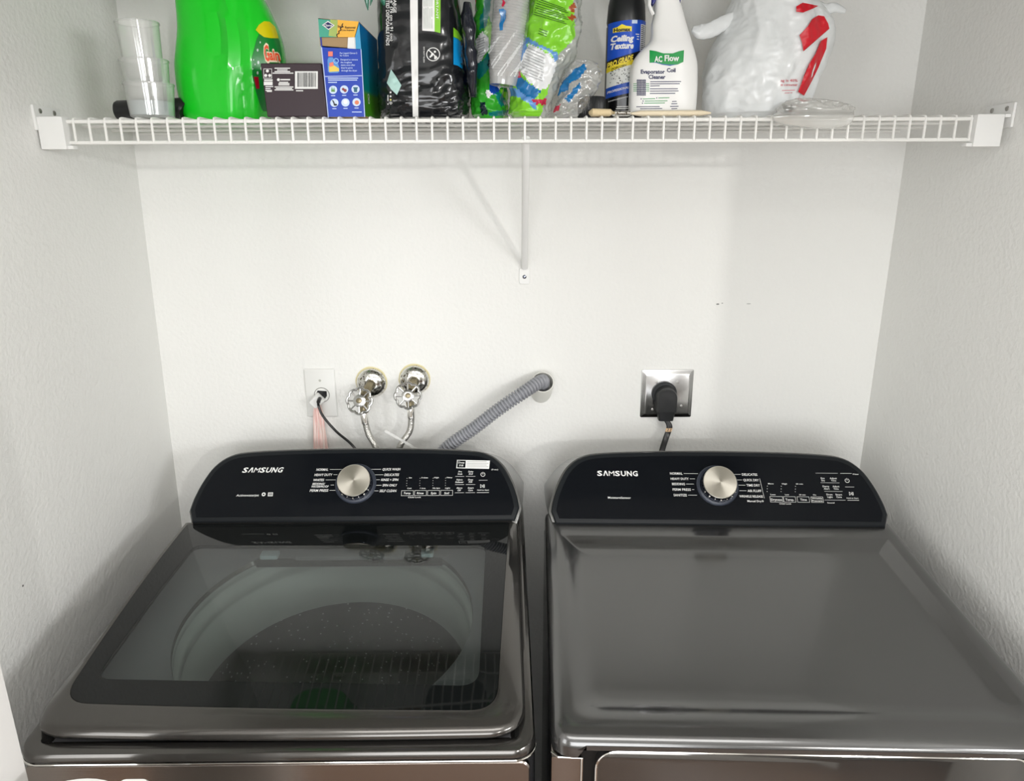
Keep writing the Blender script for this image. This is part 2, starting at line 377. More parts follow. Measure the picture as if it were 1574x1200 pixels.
for lo, hi in (((-1.8, -4.2, 0), (-0.95, -4.1, 2.44)), ((0.75, -4.2, 0), (1.0, -4.1, 2.44)), ((-0.95, -4.2, 0), (0.75, -4.1, 0.70)), ((-0.95, -4.2, 2.20), (0.75, -4.1, 2.44))): mb.box(lo, hi)
struct('wall_front', mb, M['wall'])
mb = MB()
for x in (-0.95, -0.40, 0.15, 0.71): mb.box((x, -4.16, 0.70), (x+0.04, -4.12, 2.20))
for z in (0.70, 2.16): mb.box((-0.95, -4.16, z), (0.75, -4.12, z+0.04))
struct('added_window_1', mb, M['trim'])  # invented window frame around the fill light behind the camera
# folded closet door at the left of the opening
mb = MB(); mb.box((-0.597, -1.33, 0.02), (-0.562, -0.925, 2.03), 0.002); d = struct('door_1', mb, M['trim'])

# ------------------------------------------------------------------ the two machines
def L(x, y, z): return Vector((x, y+0.45, z))
def plane(y): return 1.010 + 0.0917*(y+0.25)
def Fc(x, s, h): return L(x, -0.252+0.638*s-0.770*h, 1.010+0.770*s+0.638*h)
NRM = Vector((0, -0.770, 0.638))
def roundpoly(cs, rs, n=7):
    out = []; m = len(cs)
    for i in range(m):
        p = Vector(cs[i]); a = (Vector(cs[i-1])-p).normalized(); b = (Vector(cs[(i+1) % m])-p).normalized(); r = rs[i]
        for k in range(n+1):
            t = k/n; q0 = p+a*r; q1 = p+b*r
            out.append((q0*(1-t)**2 + p*2*t*(1-t) + q1*t*t).to_tuple())
    return out
def densify(poly, d=0.03):
    out = []; m = len(poly)
    for i in range(m):
        a, b = Vector(poly[i]), Vector(poly[(i+1) % m]); k = max(1, int((b-a).length/d))
        out += [(a.lerp(b, j/k)).to_tuple() for j in range(k)]
    return out
def offset_poly(poly, d):             # d > 0 shrinks a counter-clockwise outline
    out = []; m = len(poly)
    for i in range(m):
        p = Vector(poly[i]); e0 = (p-Vector(poly[i-1])); e1 = (Vector(poly[(i+1) % m])-p)
        if e0.length < 1e-7: e0 = e1
        if e1.length < 1e-7: e1 = e0
        n0 = Vector((-e0.y, e0.x)).normalized(); n1 = Vector((-e1.y, e1.x)).normalized()
        nn = (n0+n1); k = max(0.35, 1+n0.dot(n1)); out.append((p + nn*(d/k)).to_tuple())
    return out
_half = crom([(0.336, 0.026), (0.331, 0.052), (0.319, 0.086), (0.300, 0.119), (0.270, 0.1415), (0.225, 0.150), (0.12, 0.1545), (0, 0.156)], 4)
OUTL = [(0.327, 0.0)] + [tuple(p[:2]) for p in _half] + [(-p[0], p[1]) for p in reversed(_half[:-1])] + [(-0.327, 0.0)]

def console(root, lines, blue):
    mb = MB()
    big = offset_poly(OUTL, -0.006)
    def back(o, grow, y):              # flares sideways and falls away behind the top edge
        return [L(math.copysign(min(0.3475, abs(x)+grow*min(1, abs(x)/0.25)), x), y, 1.010+0.770*s-0.47*max(0, y+0.252-0.638*s)*max(0, s/0.156)-0.012*(1 if s < 0.01 else 0)) for x, s in o]
    mb.loft([[Fc(x, s, -0.003) for x, s in OUTL], [Fc(x, s, -0.005) for x, s in offset_poly(OUTL, -0.004)], [Fc(x, s, -0.010) for x, s in offset_poly(OUTL, -0.0055)], back(OUTL, 0.018, -0.128), back(OUTL, 0.016, -0.105)])
    mb.build('console_housing', M['housing'], root)
    mb = MB()
    mb.loft([[Fc(x, s, -0.004) for x, s in OUTL], [Fc(x, s, 0.003) for x, s in offset_poly(OUTL, 0.0005)], [Fc(x, s, 0.0055) for x, s in offset_poly(OUTL, 0.003)], [Fc(x, s, 0.006) for x, s in offset_poly(OUTL, 0.010)]])
    pan = mb.build('control_panel', M['bezel'], root)
    mb = MB(); inn = offset_poly(OUTL, 0.0105)
    mb.loft([[Fc(x, s, 0.0055) for x, s in inn], [Fc(x, s, 0.0066) for x, s in offset_poly(inn, 0.0006)]])
    mb.build('panel_glass', M['panel'], pan)
    return pan

PH = 0.0071
pf = lambda x, s: Fc(x, s, PH)
def samsung(root, x0, x1, s0, s1, shear):   # maker's lettering, the two A without a bar
    mb = MB(); W = x1-x0; H = 0.0108; yc = (s0+s1)/2; g = W/7
    fn = lambda x, s: Fc(x, s + (x-(x0+x1)/2)*0.0, PH)
    for i, ch in enumerate('SAMSUNG'):
        a = x0+g*i+g*0.08; b = x0+g*(i+1)-g*0.08
        if ch == 'A':
            t = (b-a)*0.24; m = (a+b)/2
            sh = lambda x, y: (x+shear*(y-yc), y)
            lo, hi = yc-H/2, yc+H/2
            flat(mb, [sh(a, lo), sh(a+t, lo), sh(m, hi-H*0.28), sh(m, hi), sh(m-t*0.6, hi)], fn)
            flat(mb, [sh(m, hi-H*0.28), sh(b-t, lo), sh(b, lo), sh(m+t*0.6, hi), sh(m, hi)], fn)
        else: letter(mb, [(ch, a-(g*0.05 if ch == 'M' else 0), b+(g*0.05 if ch == 'M' else 0), yc, H, shear)], fn, 0, 0.0 if ch == 'M' else 0.025)
    o = mb.build('brand_lettering', M['silverink'], root); return o

def knob(root, x, s, shear):
    o = Fc(x, s, 0.0066)
    mb = MB(); mb.lathe([(0.0425, 0), (0.0425, 0.003), (0.0405, 0.005), (0.036, 0.0055), (0.036, 0.002)], o, NRM, 56)
    kb = mb.build('knob', M['knobring'], root)
    mb = MB(); mb.lathe([(0.0355, 0.003), (0.0352, 0.012), (0.0345, 0.021), (0.0335, 0.0235)], o, NRM, 56)
    mb.build('knob_grip', M['darkchrome'], kb)
    mb = MB()
    for k in range(7):
        a = -PI/2 + (k-3)*0.34; u = Vector((1, 0, 0)); v = Vector((0, 0.638, 0.770))
        p = o + (u*math.cos(a)+v*math.sin(a))*0.0356
        mb.tube([p+NRM*0.006, p+NRM*0.019], 0.0016 if k % 2 else 0.0009, 6)
    mb.build('grip_rib', M['chrome'], kb)
    # spun cap: local z is its axis
    mb = MB(); mb.lathe([(0.0335, 0), (0.0335, 0.0022), (0.0325, 0.003), (0, 0.0031)], (0, 0, 0), (0, 0, 1), 64)
    cp = mb.build('knob_cap', M['knobcap'], kb)
    cp.matrix_local = Matrix.Translation(o+NRM*0.0232) @ NRM.to_track_quat('Z', 'Y').to_matrix().to_4x4()
    return kb

def hl(mb, x0, x1, s, t=0.0007): flat(mb, rect(x0, s-t/2, x1, s+t/2), pf)
def power_icon(mb, x, s, r):
    ringp(mb, x, s, r*0.78, r, pf, 0, 24, PI/2+0.5, PI/2+2*PI-0.5); flat(mb, rect(x-0.0005, s, x+0.0005, s+r*1.1), pf)
def play_icon(mb, x, s, r):
    t = 0.0008
    for (a, b) in (((x-r, s+r), (x-r, s-r)), ((x-r, s-r), (x+r*0.25, s)), ((x+r*0.25, s), (x-r, s+r))):
        d = Vector((b[0]-a[0], b[1]-a[1])).normalized(); n = Vector((-d.y, d.x))*t/2
        flat(mb, [(a[0]-n.x, a[1]-n.y), (b[0]-n.x, b[1]-n.y), (b[0]+n.x, b[1]+n.y), (a[0]+n.x, a[1]+n.y)], pf)
    flat(mb, rect(x+r*0.45, s-r, x+r*0.75, s+r), pf); flat(mb, rect(x+r*1.05, s-r, x+r*1.35, s+r), pf)

# ---------------- washing machine
washer = thing('washing_machine', 'dark steel top-load washing machine with a glass window in its lid', 'washing machine', (-0.3425, -0.45, 0))
def feet(root):
    for sx in (-1, 1):
        for y in (-0.16, -0.70):
            m_ = MB(); m_.lathe([(0.024, 0), (0.024, 0.012), (0.010, 0.016), (0.010, 0.05)], L(sx*0.28, y, 0), (0, 0, 1), 16); m_.build('foot', M['rubber'], root)
def cabinet(root, yf, top=True):
    m_ = MB(); cy = (-0.10+yf)/2; hy = (-0.10-yf)/2
    m_.loft([[L(x, y, z) for x, y in rrect(0.3470-i, hy-i, 0.025, 6, 0, cy)] for z, i in ((0.035, 0.004), (0.04, 0), (0.928, 0))], True, top)
    return m_.build('cabinet', M['bodydark'], root)
feet(washer); cabinet(washer, -0.784, False)
mb = MB(); mb.loft([[L(x, y, z) for x, z in rrect(0.339, 0.430, 0.012, 5, 0, 0.494)] for y in (-0.780, -0.787)] + [[L(x, -0.7890, z) for x, z in rrect(0.3375, 0.4285, 0.012, 5, 0, 0.494)]], smooth=False)
mb.build('front_panel', M['front'], washer, bevel=0)
# bright line between the top frame and the front panel
mb = MB(); pts = [(x, y) for x, y in rrect(0.3480, 0.3455, 0.03, 8, 0, -0.445)]
arc = [p for p in pts if p[1] < -0.72]; arc.sort(key=lambda p: math.atan2(p[1]+0.445, p[0]))
mb.tube([L(x, y, 0.9285) for x, y in arc], 0.0016, 8); mb.build('trim_strip', M['chrome'], washer)
# top frame with the drum opening
base = densify(rrect(0.3475, 0.346, 0.032, 8, 0, -0.446), 0.02)
def tf(i, off=None, z=None): return [L(x, y, z if z is not None else plane(y)+off) for x, y in offset_poly(base, i)]
def tf2(i, k, zz):   # height blends from the flat lower edge to the sloping top
    return [L(x, y, (1-k)*zz + k*(plane(y)-0.0165)) for x, y in offset_poly(base, i)]
def opening(r, off):
    out = []
    for x, y in base:
        a = math.atan2(y+0.498, x-0.0025); py = min(r*math.sin(a), 0.170)
        out.append(L(0.0025+r*math.cos(a), -0.498+py, plane(-0.498+py)+off))
    return out
mb = MB(); mb.loft([tf(0.004, z=0.930), tf(0, z=0.933), tf2(0.0005, 0.5, 0.936), tf2(0.003, 0.88, 0.938), tf2(0.008, 1, 0), tf(0.022, -0.0185), tf(0.03, -0.028), opening(0.262, -0.031), opening(0.252, -0.033), opening(0.247, -0.042), opening(0.252, -0.05)], False, False)
mb.build('top_frame', M['body'], washer)
mb = MB(); mb.loft([[p+Vector((0, 0, 0.0008)) for p in r] for r in (tf(0.034, -0.028), opening(0.260, -0.0305), opening(0.2505, -0.0328), opening(0.2480, -0.0345))], False, False)
mb.build('tub_cover', M['topcover'], washer)
# tub ring and basket
ax = Vector((0, -0.0917, 1)).normalized(); oc = L(0.0025, -0.498, plane(-0.498)-0.038)
mb = MB(); mb.lathe([(0.262, 0.0), (0.252, -0.001), (0.249, -0.008), (0.2475, -0.016), (0.251, -0.020), (0.251, -0.026), (0.244, -0.031), (0.2415, -0.050), (0.2445, -0.055), (0.2445, -0.062), (0.238, -0.070), (0.236, -0.125), (0.238, -0.150)], oc, ax, 72, cap0=False, cap1=False)
mb.build('tub_ring', M['tub'], washer, sharp=60)
mb = MB(); mb.lathe([(0.241, -0.145), (0.240, -0.40), (0.225, -0.43), (0.10, -0.435), (0.095, -0.40), (0.03, -0.37), (0.0, -0.368)], oc, ax, 64, cap0=False, cap1=False)
mb.build('wash_basket', M['basket'], washer)
# soft water-stain strips clinging to the basket wall
# lid
lidc = [(0.335, -0.254), (-0.345, -0.254), (-0.345, -0.768), (0.335, -0.772)]
def lr(i, off):
    cs = [(0.335-i, -0.254-min(i, 0.002)), (-0.345+i, -0.254-min(i, 0.002)), (-0.345+i, -0.766+i), (0.335-i, -0.773+i)]
    o = spread(roundpoly(cs, (0.004, 0.004, 0.055, 0.055), 8))
    return [L(x, y-0.006*max(0, (1-(x/0.34)**2))*(1 if y < -0.6 else 0), plane(y)+off) for x, y in o]
gb = [(0.3155, -0.2565), (-0.336, -0.2565), (-0.3195, -0.722), (0.2955, -0.741)]
def dome(y): return 0.009*(1-((y+0.50)/0.245)**2)
def spread(o, nc=4, k=12):             # extra points along the straight sides
    per = len(o)//nc; out = []
    for c in range(nc):
        out += o[c*per:(c+1)*per]; p0 = Vector(o[c*per+per-1]); p1 = Vector(o[((c+1)*per) % len(o)])
        out += [p0.lerp(p1, j/(k+1)).to_tuple() for j in range(1, k+1)]
    return out
def gr(d, off, rad=0.04):
    cs = [(0.3155-d, -0.2565-d), (-0.336+d, -0.2565-d), (-0.3195+d, -0.722+d), (0.2955-d, -0.741+d)]
    o = spread(roundpoly(cs, (0.004, 0.004, rad, rad), 8))
    return [L(x, y-0.005*max(0, (1-(x/0.34)**2))*(1 if y < -0.6 else 0), plane(y)+off+dome(y)) for x, y in o]
def wr(d, off):
    cs = [(0.2695-d, -0.350-d), (-0.2855+d, -0.342-d), (-0.2915+d, -0.680+d), (0.2675-d, -0.699+d)]
    o = spread(roundpoly(cs, (0.02, 0.02, 0.022, 0.03), 8))
    return [L(x, y, plane(y)+off+dome(y)) for x, y in o]
mb = MB(); mb.loft([lr(0.010, -0.0165), lr(0.004, -0.0160), lr(0.001, -0.0135), lr(0, -0.010), lr(0.002, -0.005), lr(0.006, -0.0015), lr(0.013, 0.0012), gr(-0.004, 0.0022), gr(0.0006, 0.0016), gr(0.004, -0.006)], False, False)
lid = mb.build('lid', M['body'], washer, sharp=50)
mb = MB(); mb.loft([lr(0.011, -0.0150), lr(0.011, -0.0192), lr(0.024, -0.0192)], False, False); mb.build('lid_seam_ring', M['seam'], lid)  # black ring added in the lid gap to paint its seam dark
mb = MB(); mb.loft([gr(0.0012, -0.004), gr(0.0012, 0.0018), wr(-0.0005, 0.0018), wr(-0.0005, -0.004), gr(0.0012, -0.004)], False, False); mb.build('glass_border', M['lidblack'], lid)
mb = MB(); ow = [(p.x, p.y-0.45) for p in wr(0, 0)]
for off in (0.0018, -0.0022): drape(mb, ow, lambda x, y, off=off: L(x, y, plane(y)+dome(y)+off), 0, 0.03)
mb.build('lid_window', M['window'], lid, sharp=0)
for (cx, cyy, ww) in ((-0.1500, -0.327, 0.017), (0.155, -0.324, 0.012)):
    mb = MB(); mb.loft([[L(x, y, plane(y)+o_) for x, y in rrect(ww, 0.010, 0.003, 3, cx, cyy)] for o_ in (-0.028, -0.020)], smooth=False); mb.build('lid_clip', M['clip'], washer, bevel=0.001)
mb = MB(); mb.loft([[L(x, y, plane(y)+o_) for x, y in rrect(0.105, 0.013, 0.005, 4, 0.005, -0.327)] for o_ in (-0.0285, -0.021)], smooth=False); mb.build('latch_bar', M['topcover'], washer, bevel=0.0015)
pan = console(washer, None, 0)
samsung(pan, -0.2395, -0.1545, 0.1085, 0.1105, 0.35)
WX = 0.3425
T = [('NORMAL', -.4282, -.4037, .1094, .0052), ('HEAVY DUTY', -.4311, -.3945, .0981, .0052), ('WHITES', -.4327, -.4105, .0870, .0052),
     ('BEDDING/', -.4332, -.4080, .0787, .0046), ('WATERPROOF', -.4353, -.4000, .0731, .0046), ('PERM PRESS', -.4371, -.3995, .0647, .0052),
     ('QUICK WASH', -.2909, -.2541, .1091, .0052), ('DELICATES', -.2860, -.2561, .0972, .0052), ('RINSE + SPIN', -.2921, -.2570, .0866, .0052),
     ('SPIN ONLY', -.2887, -.2590, .0748, .0052), ('SELF CLEAN', -.2940, -.2597, .0630, .0052),
     ('Activewaterjet', -.5868, -.5407, .0556, .0046), ('Temp.', -.2445, -.2290, .0579, .0046), ('Rinse', -.2168, -.2032, .0577, .0046), ('Spin', -.1885, -.1772, .0575, .0046), ('Soil', -.1608, -.1512, .0573, .0046),
     ('Pre', -.1325, -.1255, .1030, .0036), ('Soak', -.1340, -.1240, .0980, .0036), ('Delay', -.1120, -.1015, .1030, .0036), ('End', -.1105, -.1030, .0980, .0036),
     ('Fabric', -.1360, -.1235, .0855, .0036), ('Softener', -.1385, -.1215, .0805, .0036), ('Deep', -.1120, -.1020, .0855, .0036), ('Fill', -.1105, -.1040, .0805, .0036),
     ('Alarm', -.1360, -.1240, .0680, .0036), ('Off', -.1335, -.1270, .0630, .0036), ('Smart', -.1125, -.1005, .0680, .0036), ('Care', -.1115, -.1020, .0630, .0036),
     ('Hot', -.2350, -.2290, .0905, .0028), ('5 times', -.2090, -.1955, .0905, .0028), ('High', -.1825, -.1730, .0905, .0028), ('Heavy', -.1565, -.1450, .0905, .0028),
     ('Cold', -.2375, -.2290, .0680, .0028), ('1 time', -.2110, -.2000, .0680, .0028), ('No Spin', -.1850, -.1700, .0680, .0028), ('Light', -.1590, -.1490, .0680, .0028),
     ('Hold to Start', -.0930, -.0690, .0632, .0028), ('Child Lock', -.2350, -.2080, .0490, .0028), ('(3 sec)', -.0640, -.0500, .1070, .0026)]
CY = ('NORMAL', 'HEAVY DUTY', 'WHITES', 'BEDDING', 'BEDDING/', 'WATERPROOF', 'PERM PRESS', 'SANITIZE', 'QUICK WASH', 'DELICATES', 'RINSE + SPIN', 'SPIN ONLY', 'SELF CLEAN', 'QUICK DRY', 'TIME DRY', 'AIR FLUFF', 'WRINKLE RELEASE', 'Manual Dry')
FE = ('Activewaterjet', 'MoistureSensor')
mb = MB(); letter(mb, [(a, b+WX, c+WX, d, e, 0.18) for a, b, c, d, e in T if a in FE], pf, 0, 0.012)
ringp(mb, -.5313+WX, .0573, .0018, .0040, pf); frame_rect(mb, -.5225+WX, .0532, -.5125+WX, .0612, .0012, pf)
for k in range(2): hl(mb, -.5215+WX, -.5140+WX, .0556+.0026*k, .0010)
mb.build('feature_lettering', M['ink'], pan, sharp=0)
mb = MB(); letter(mb, [(a, b+WX, c+WX, d, e, 0.18) for a, b, c, d, e in T if a in CY and b+WX < -0.01], pf, 0, 0.012)
for (s, xl, xr) in ((.1094, -.4005, -.371), (.0981, -.392, -.384), (.0870, -.407, -.386), (.0760, -.396, -.389), (.0647, -.397, -.385)): hl(mb, xl+WX, xr+WX, s)
mb.build('cycle_lettering', M['ink'], pan, sharp=0)
mb = MB(); letter(mb, [(a, b+WX, c+WX, d, e, 0.18) for a, b, c, d, e in T if a in CY and b+WX > -0.01], pf, 0, 0.012)
for (s, xl, xr) in ((.1091, -.316, -.2940), (.0972, -.306, -.2885), (.0866, -.3035, -.2950), (.0748, -.3035, -.2910), (.0630, -.308, -.2965)): hl(mb, xl+WX, xr+WX, s)
mb.build('cycle_lettering', M['ink'], pan, sharp=0)
mb = MB(); letter(mb, [(a, b+WX, c+WX, d, e, 0.18) for a, b, c, d, e in T if a not in CY+FE], pf, 0, 0.012)
for xc in (-.2366, -.2097, -.1829, -.1560): frame_rect(mb, xc-.0125+WX, .0520, xc+.0125+WX, .0634, .0006, pf)
for (x0, x1) in ((-.1390, -.1205), (-.1170, -.0975)):
    for s in (.0925, .0750, .0578): hl(mb, x0+WX, x1+WX, s, .0006)
hl(mb, -.0940+WX, -.0690+WX, .0578, .0008); hl(mb, -.0900+WX, -.0720+WX, .0840, .0006)
power_icon(mb, -.0817+WX, .0965, .0048); play_icon(mb, -.0829+WX, .0715, .0036)
for xc in (-.2390, -.2120, -.1850, -.1590):
    for k in range(4): flat(mb, disc(xc+WX+.0, .0735+.0052*k, .0006, 8), pf)
mb.build('option_lettering', M['ink'], pan, sharp=0)
# the white sticker at the upper right of the panel
sf = lambda x, s: Fc(x+WX, s, 0.0076)
mb = MB(); mb.prism([(-.1375, .1105), (-.0690, .1085), (-.0672, .1265), (-.1360, .1285)], lambda x, s, d: Fc(x+WX, s, 0.0070-d), 0.0003); st = mb.build('sticker', M['white'], pan)
st['label'] = 'white printed sticker'
mb = MB(); flat(mb, [(-.1355, .1118), (-.1185, .1113), (-.1178, .1265), (-.1346, .1270)], sf); mb.build('sticker_block', M['panel'], st)
mb = MB(); letter(mb, [('Deep', -.1330, -.1205, .1225, .0040), ('Fill', -.1310, -.1230, .1160, .0040)], lambda x, s: Fc(x+WX, s, 0.0079)); mb.build('sticker_lettering', M['ink'], st, sharp=0)
mb = MB()
for k in range(4): flat(mb, rect(-.1155, .1125+.0036*k, -.0700+(-.004 if k % 2 else 0), .1135+.0036*k), sf)
mb.build('sticker_print', M['inkdim'], st, sharp=0)
kb = knob(pan, -.344+WX, .0785, 0)

# ---------------- dryer
th = math.radians(-2.2)
dryer = thing('clothes_dryer', 'dark grey clothes dryer with a plain solid top, standing right of the washing machine', 'dryer', (0.392+0.198*math.sin(th), -0.281-0.198*math.cos(th), 0), th)
feet(dryer); cabinet(dryer, -0.752)
db = densify(roundpoly([(0.3475, -0.20), (-0.3475, -0.20), (-0.3475, -0.776), (0.3475, -0.776)], (0.006, 0.006, 0.035, 0.035), 8), 0.012)
def dcs(i, off, lo=None):
    out = []
    for (x, y), (x0, y0) in zip(offset_poly(db, i), db):
        if lo is not None:
            k = max(0, min(1, (0.312-abs(x0))/0.012)) if y0 < -0.77 else 0
            k = k*k*(3-2*k); z = lo + k*0.019
        else: z = plane(y)+off
        out.append(L(x, y+0.010*(1-min(1, abs(x0)/0.3475)**2)*0, z))
    return out
def ins(i, back, off, rad=0.03):
    o = roundpoly([(0.3475-i, -0.20-back), (-0.3475+i, -0.20-back), (-0.3475+i, -0.776+i*1.25), (0.3475-i, -0.776+i*1.25)], (0.006+i*0.3, 0.006+i*0.3, rad, rad), 8)
    o = densify(o, 0.012); return o
def like(i, back, off):               # same vertex count as db: slide each point inwards
    out = []
    for x0, y0 in db:
        x = x0*(0.3475-i)/0.3475
        t = (y0+0.20)/(-0.576); y = -0.20-back + t*(-0.776+i*1.25 - (-0.20-back))
        out.append(L(x, y, plane(y)+off))
    return out
mb = MB()
mb.loft([dcs(0.006, 0, 0.932), dcs(0.0, 0, 0.9335), dcs(0.0, -0.016), dcs(0.002, -0.008), dcs(0.007, -0.0022), dcs(0.014, 0.0008), like(0.022, 0.03, 0.002), like(0.030, 0.088, 0.0016), like(0.036, 0.094, 0.0004), like(0.048, 0.106, -0.0050), like(0.060, 0.118, -0.0098), like(0.068, 0.126, -0.0108), like(0.084, 0.142, -0.0110)], False, True)
mb.build('top_panel', M['dryertop'], dryer, sharp=60)
for sx in (-1, 1):
    x0, x1 = (-0.3470, -0.306) if sx < 0 else (0.306, 0.3470)
    mb = MB(); mb.box(L(x0, -0.7725, 0.06), L(x1, -0.745, 0.931), 0.004); mb.build('front_panel', M['front'], dryer)
    mb = MB(); mb.tube([L(sx*0.306, -0.7735, 0.10), L(sx*0.306, -0.7735, 0.9312), L(sx*0.338, -0.7725, 0.9312), L(sx*0.3465, -0.764, 0.9312)], 0.0014, 6); mb.build('trim_strip', M['chrome'], dryer)
mb = MB(); mb.box(L(-0.306, -0.758, 0.06), L(0.306, -0.745, 0.951)); mb.build('door_surround', M['seam'], dryer)
mb = MB(); mb.loft([[L(x, y, z) for x, z in rrect(0.287-i, 0.318-i, 0.028, 8, 0, 0.625)] for y, i in ((-0.758, 0), (-0.772, 0), (-0.7745, 0.003))]); dr = mb.build('dryer_door', M['doorglass'], dryer, sharp=50)
mb = MB(); o_ = rrect(0.2868, 0.3178, 0.028, 8, 0, 0.625); mb.tube([L(x, -0.7735, z) for x, z in o_+[o_[0]]], 0.0016, 6); mb.build('door_trim', M['chrome'], dr)
pan = console(dryer, None, 0)
samsung(pan, -0.2412, -0.1562, 0.1050, 0.1062, -0.05)
T = [('NORMAL', -.0910, -.0656, .1064, .0050), ('HEAVY DUTY', -.0905, -.0540, .0952, .0050), ('BEDDING', -.0886, -.0625, .0842, .0050), ('PERM PRESS', -.0882, -.0515, .0726, .0050), ('SANITIZE', -.0870, -.0605, .0610, .0050),
     ('DELICATES', .0553, .0865, .1055, .0050), ('QUICK DRY', .0567, .0880, .0938, .0050), ('TIME DRY', .0620, .0890, .0828, .0050), ('AIR FLUFF', .0627, .0905, .0712, .0050), ('WRINKLE RELEASE', .0450, .0922, .0597, .0048), ('Manual Dry', .0600, .0880, .0500, .0040),
     ('MoistureSensor', -.2201, -.1738, .0545, .0044), ('Dryness', .1075, .1300, .0535, .0046), ('Temp.', .1365, .1535, .0537, .0046), ('Time', .1660, .1790, .0540, .0046), ('Wrinkle', .1895, .2100, .0568, .0036), ('Prevent', .1895, .2100, .0518, .0036),
     ('Eco', .2140, .2215, .0990, .0036), ('Dry', .2145, .2215, .0942, .0036), ('Adjust', .2320, .2460, .0990, .0036), ('Time', .2340, .2440, .0942, .0036),
     ('Damp', .2150, .2280, .0820, .0036), ('Alert', .2165, .2280, .0770, .0036), ('Adjust', .2350, .2485, .0820, .0036), ('Time', .2360, .2460, .0770, .0036),
     ('Drum', .2200, .2320, .0650, .0036), ('Light', .2210, .2315, .0600, .0036), ('Smart', .2380, .2510, .0650, .0036), ('Care', .2390, .2495, .0600, .0036),
     ('More', .1060, .1170, .0865, .0028), ('High', .1340, .1440, .0865, .0028), ('60 min', .1620, .1760, .0865, .0028), ('Less', .1080, .1180, .0640, .0028), ('Low', .1370, .1450, .0640, .0028), ('20 min', .1650, .1780, .0640, .0028), ('On', .1930, .1990, .0640, .0028),
     ('Hold to Start', .2590, .2825, .0580, .0028), ('Child Lock', .1230, .1470, .0452, .0028), ('Filter', .2800, .2920, .1080, .0026), ('Sound', .2190, .2330, .0480, .0026)]
mb = MB(); letter(mb, [(a, b, c, d, e, -0.05) for a, b, c, d, e in T if a in FE], pf, 0, 0.012); mb.build('feature_lettering', M['ink'], pan, sharp=0)
mb = MB(); letter(mb, [(a, b, c, d, e, -0.05) for a, b, c, d, e in T if a in CY and b > 0], pf, 0, 0.012); ringp(mb, .0905, .0500, .0010, .0018, pf, 0, 14)
flat(mb, [(.0900, .0970), (.0906, .0970), (.0950, .0560), (.0944, .0560)], pf)
for (s, xl, xr) in ((.1055, .033, .0530), (.0938, .0405, .0545), (.0828, .0450, .0595), (.0712, .0465, .0605)): hl(mb, xl, xr, s)
mb.build('cycle_lettering', M['ink'], pan, sharp=0)
mb = MB(); letter(mb, [(a, b, c, d, e, -0.05) for a, b, c, d, e in T if a in CY and b < 0], pf, 0, 0.012)
for (s, xl, xr) in ((.1064, -.063, -.034), (.0952, -.0515, -.041), (.0842, -.0600, -.0445), (.0726, -.049, -.0445), (.0610, -.058, -.040)): hl(mb, xl, xr, s)
mb.build('cycle_lettering', M['ink'], pan, sharp=0)
mb = MB(); letter(mb, [(a, b, c, d, e, -0.05) for a, b, c, d, e in T if a not in CY+FE], pf, 0, 0.012)
for xc, hw in ((.1188, .0130), (.1450, .0122), (.1723, .0122), (.1998, .0122)): frame_rect(mb, xc-hw, .0482, xc+hw, .0600, .0006, pf)
for s, x0, x1 in ((.1095, .205, .250), (.0893, .212, .2500), (.0715, .217, .2530), (.0535, .214, .2560)): hl(mb, x0, x1, s, .0005)
hl(mb, .255, .278, .1095, .0007); hl(mb, .2600, .2780, .0810, .0006); hl(mb, .260, .283, .0535, .0008)
power_icon(mb, .2662, .0943, .0046); play_icon(mb, .2694, .0671, .0034)
for xc in (.1020, .1300, .1585):
    for k in range(3): flat(mb, disc(xc+.001*k, .0700+.0056*k, .0007, 8), pf)
mb.build('option_lettering', M['ink'], pan, sharp=0)
kb = knob(pan, 0.0028, .0815, 0)
# ------------------------------------------------------------------ wire shelf
ZS = 1.7755                            # top of the deck wires
XL, XR = -0.800, 0.808
shelf = thing('wire_shelf', 'white vinyl-coated wire shelf running across the closet above the machines', 'shelf', (0, -0.16, ZS))
SO = Vector((0, -0.16, ZS))
def S(x, y, z): return Vector((x, y, z)) - SO
def zt(x): return ZS + (x*0.0006)
mb = MB()
x = -0.7455
while x < 0.752:
    dz = zt(x)-ZS; p = [(x, -0.012, ZS+dz), (x, -0.15, ZS+dz), (x, -0.300, ZS+dz), (x, -0.3055, ZS-0.0015+dz), (x, -0.3075, ZS-0.007+dz), (x, -0.3075, ZS-0.038+dz)]
    mb.tube([S(*q) for q in p], 0.0021, 6); x += 0.02575
mb.build('deck_wires', M['shelf_wire'], shelf)
for y, z, r in ((-0.3045, ZS-0.0055, 0.0032), (-0.3045, ZS-0.0385, 0.0032), (-0.2050, ZS-0.0050, 0.0028), (-0.105, ZS-0.0050, 0.0028), (-0.012, ZS-0.0050, 0.0030)):
    mb = MB(); mb.tube([S(XL+0.012, y, z-0.0005), S(0, y, z), S(XR-0.022, y, z+0.0005)], r, 8); mb.build('rail', M['shelf_wire'], shelf)
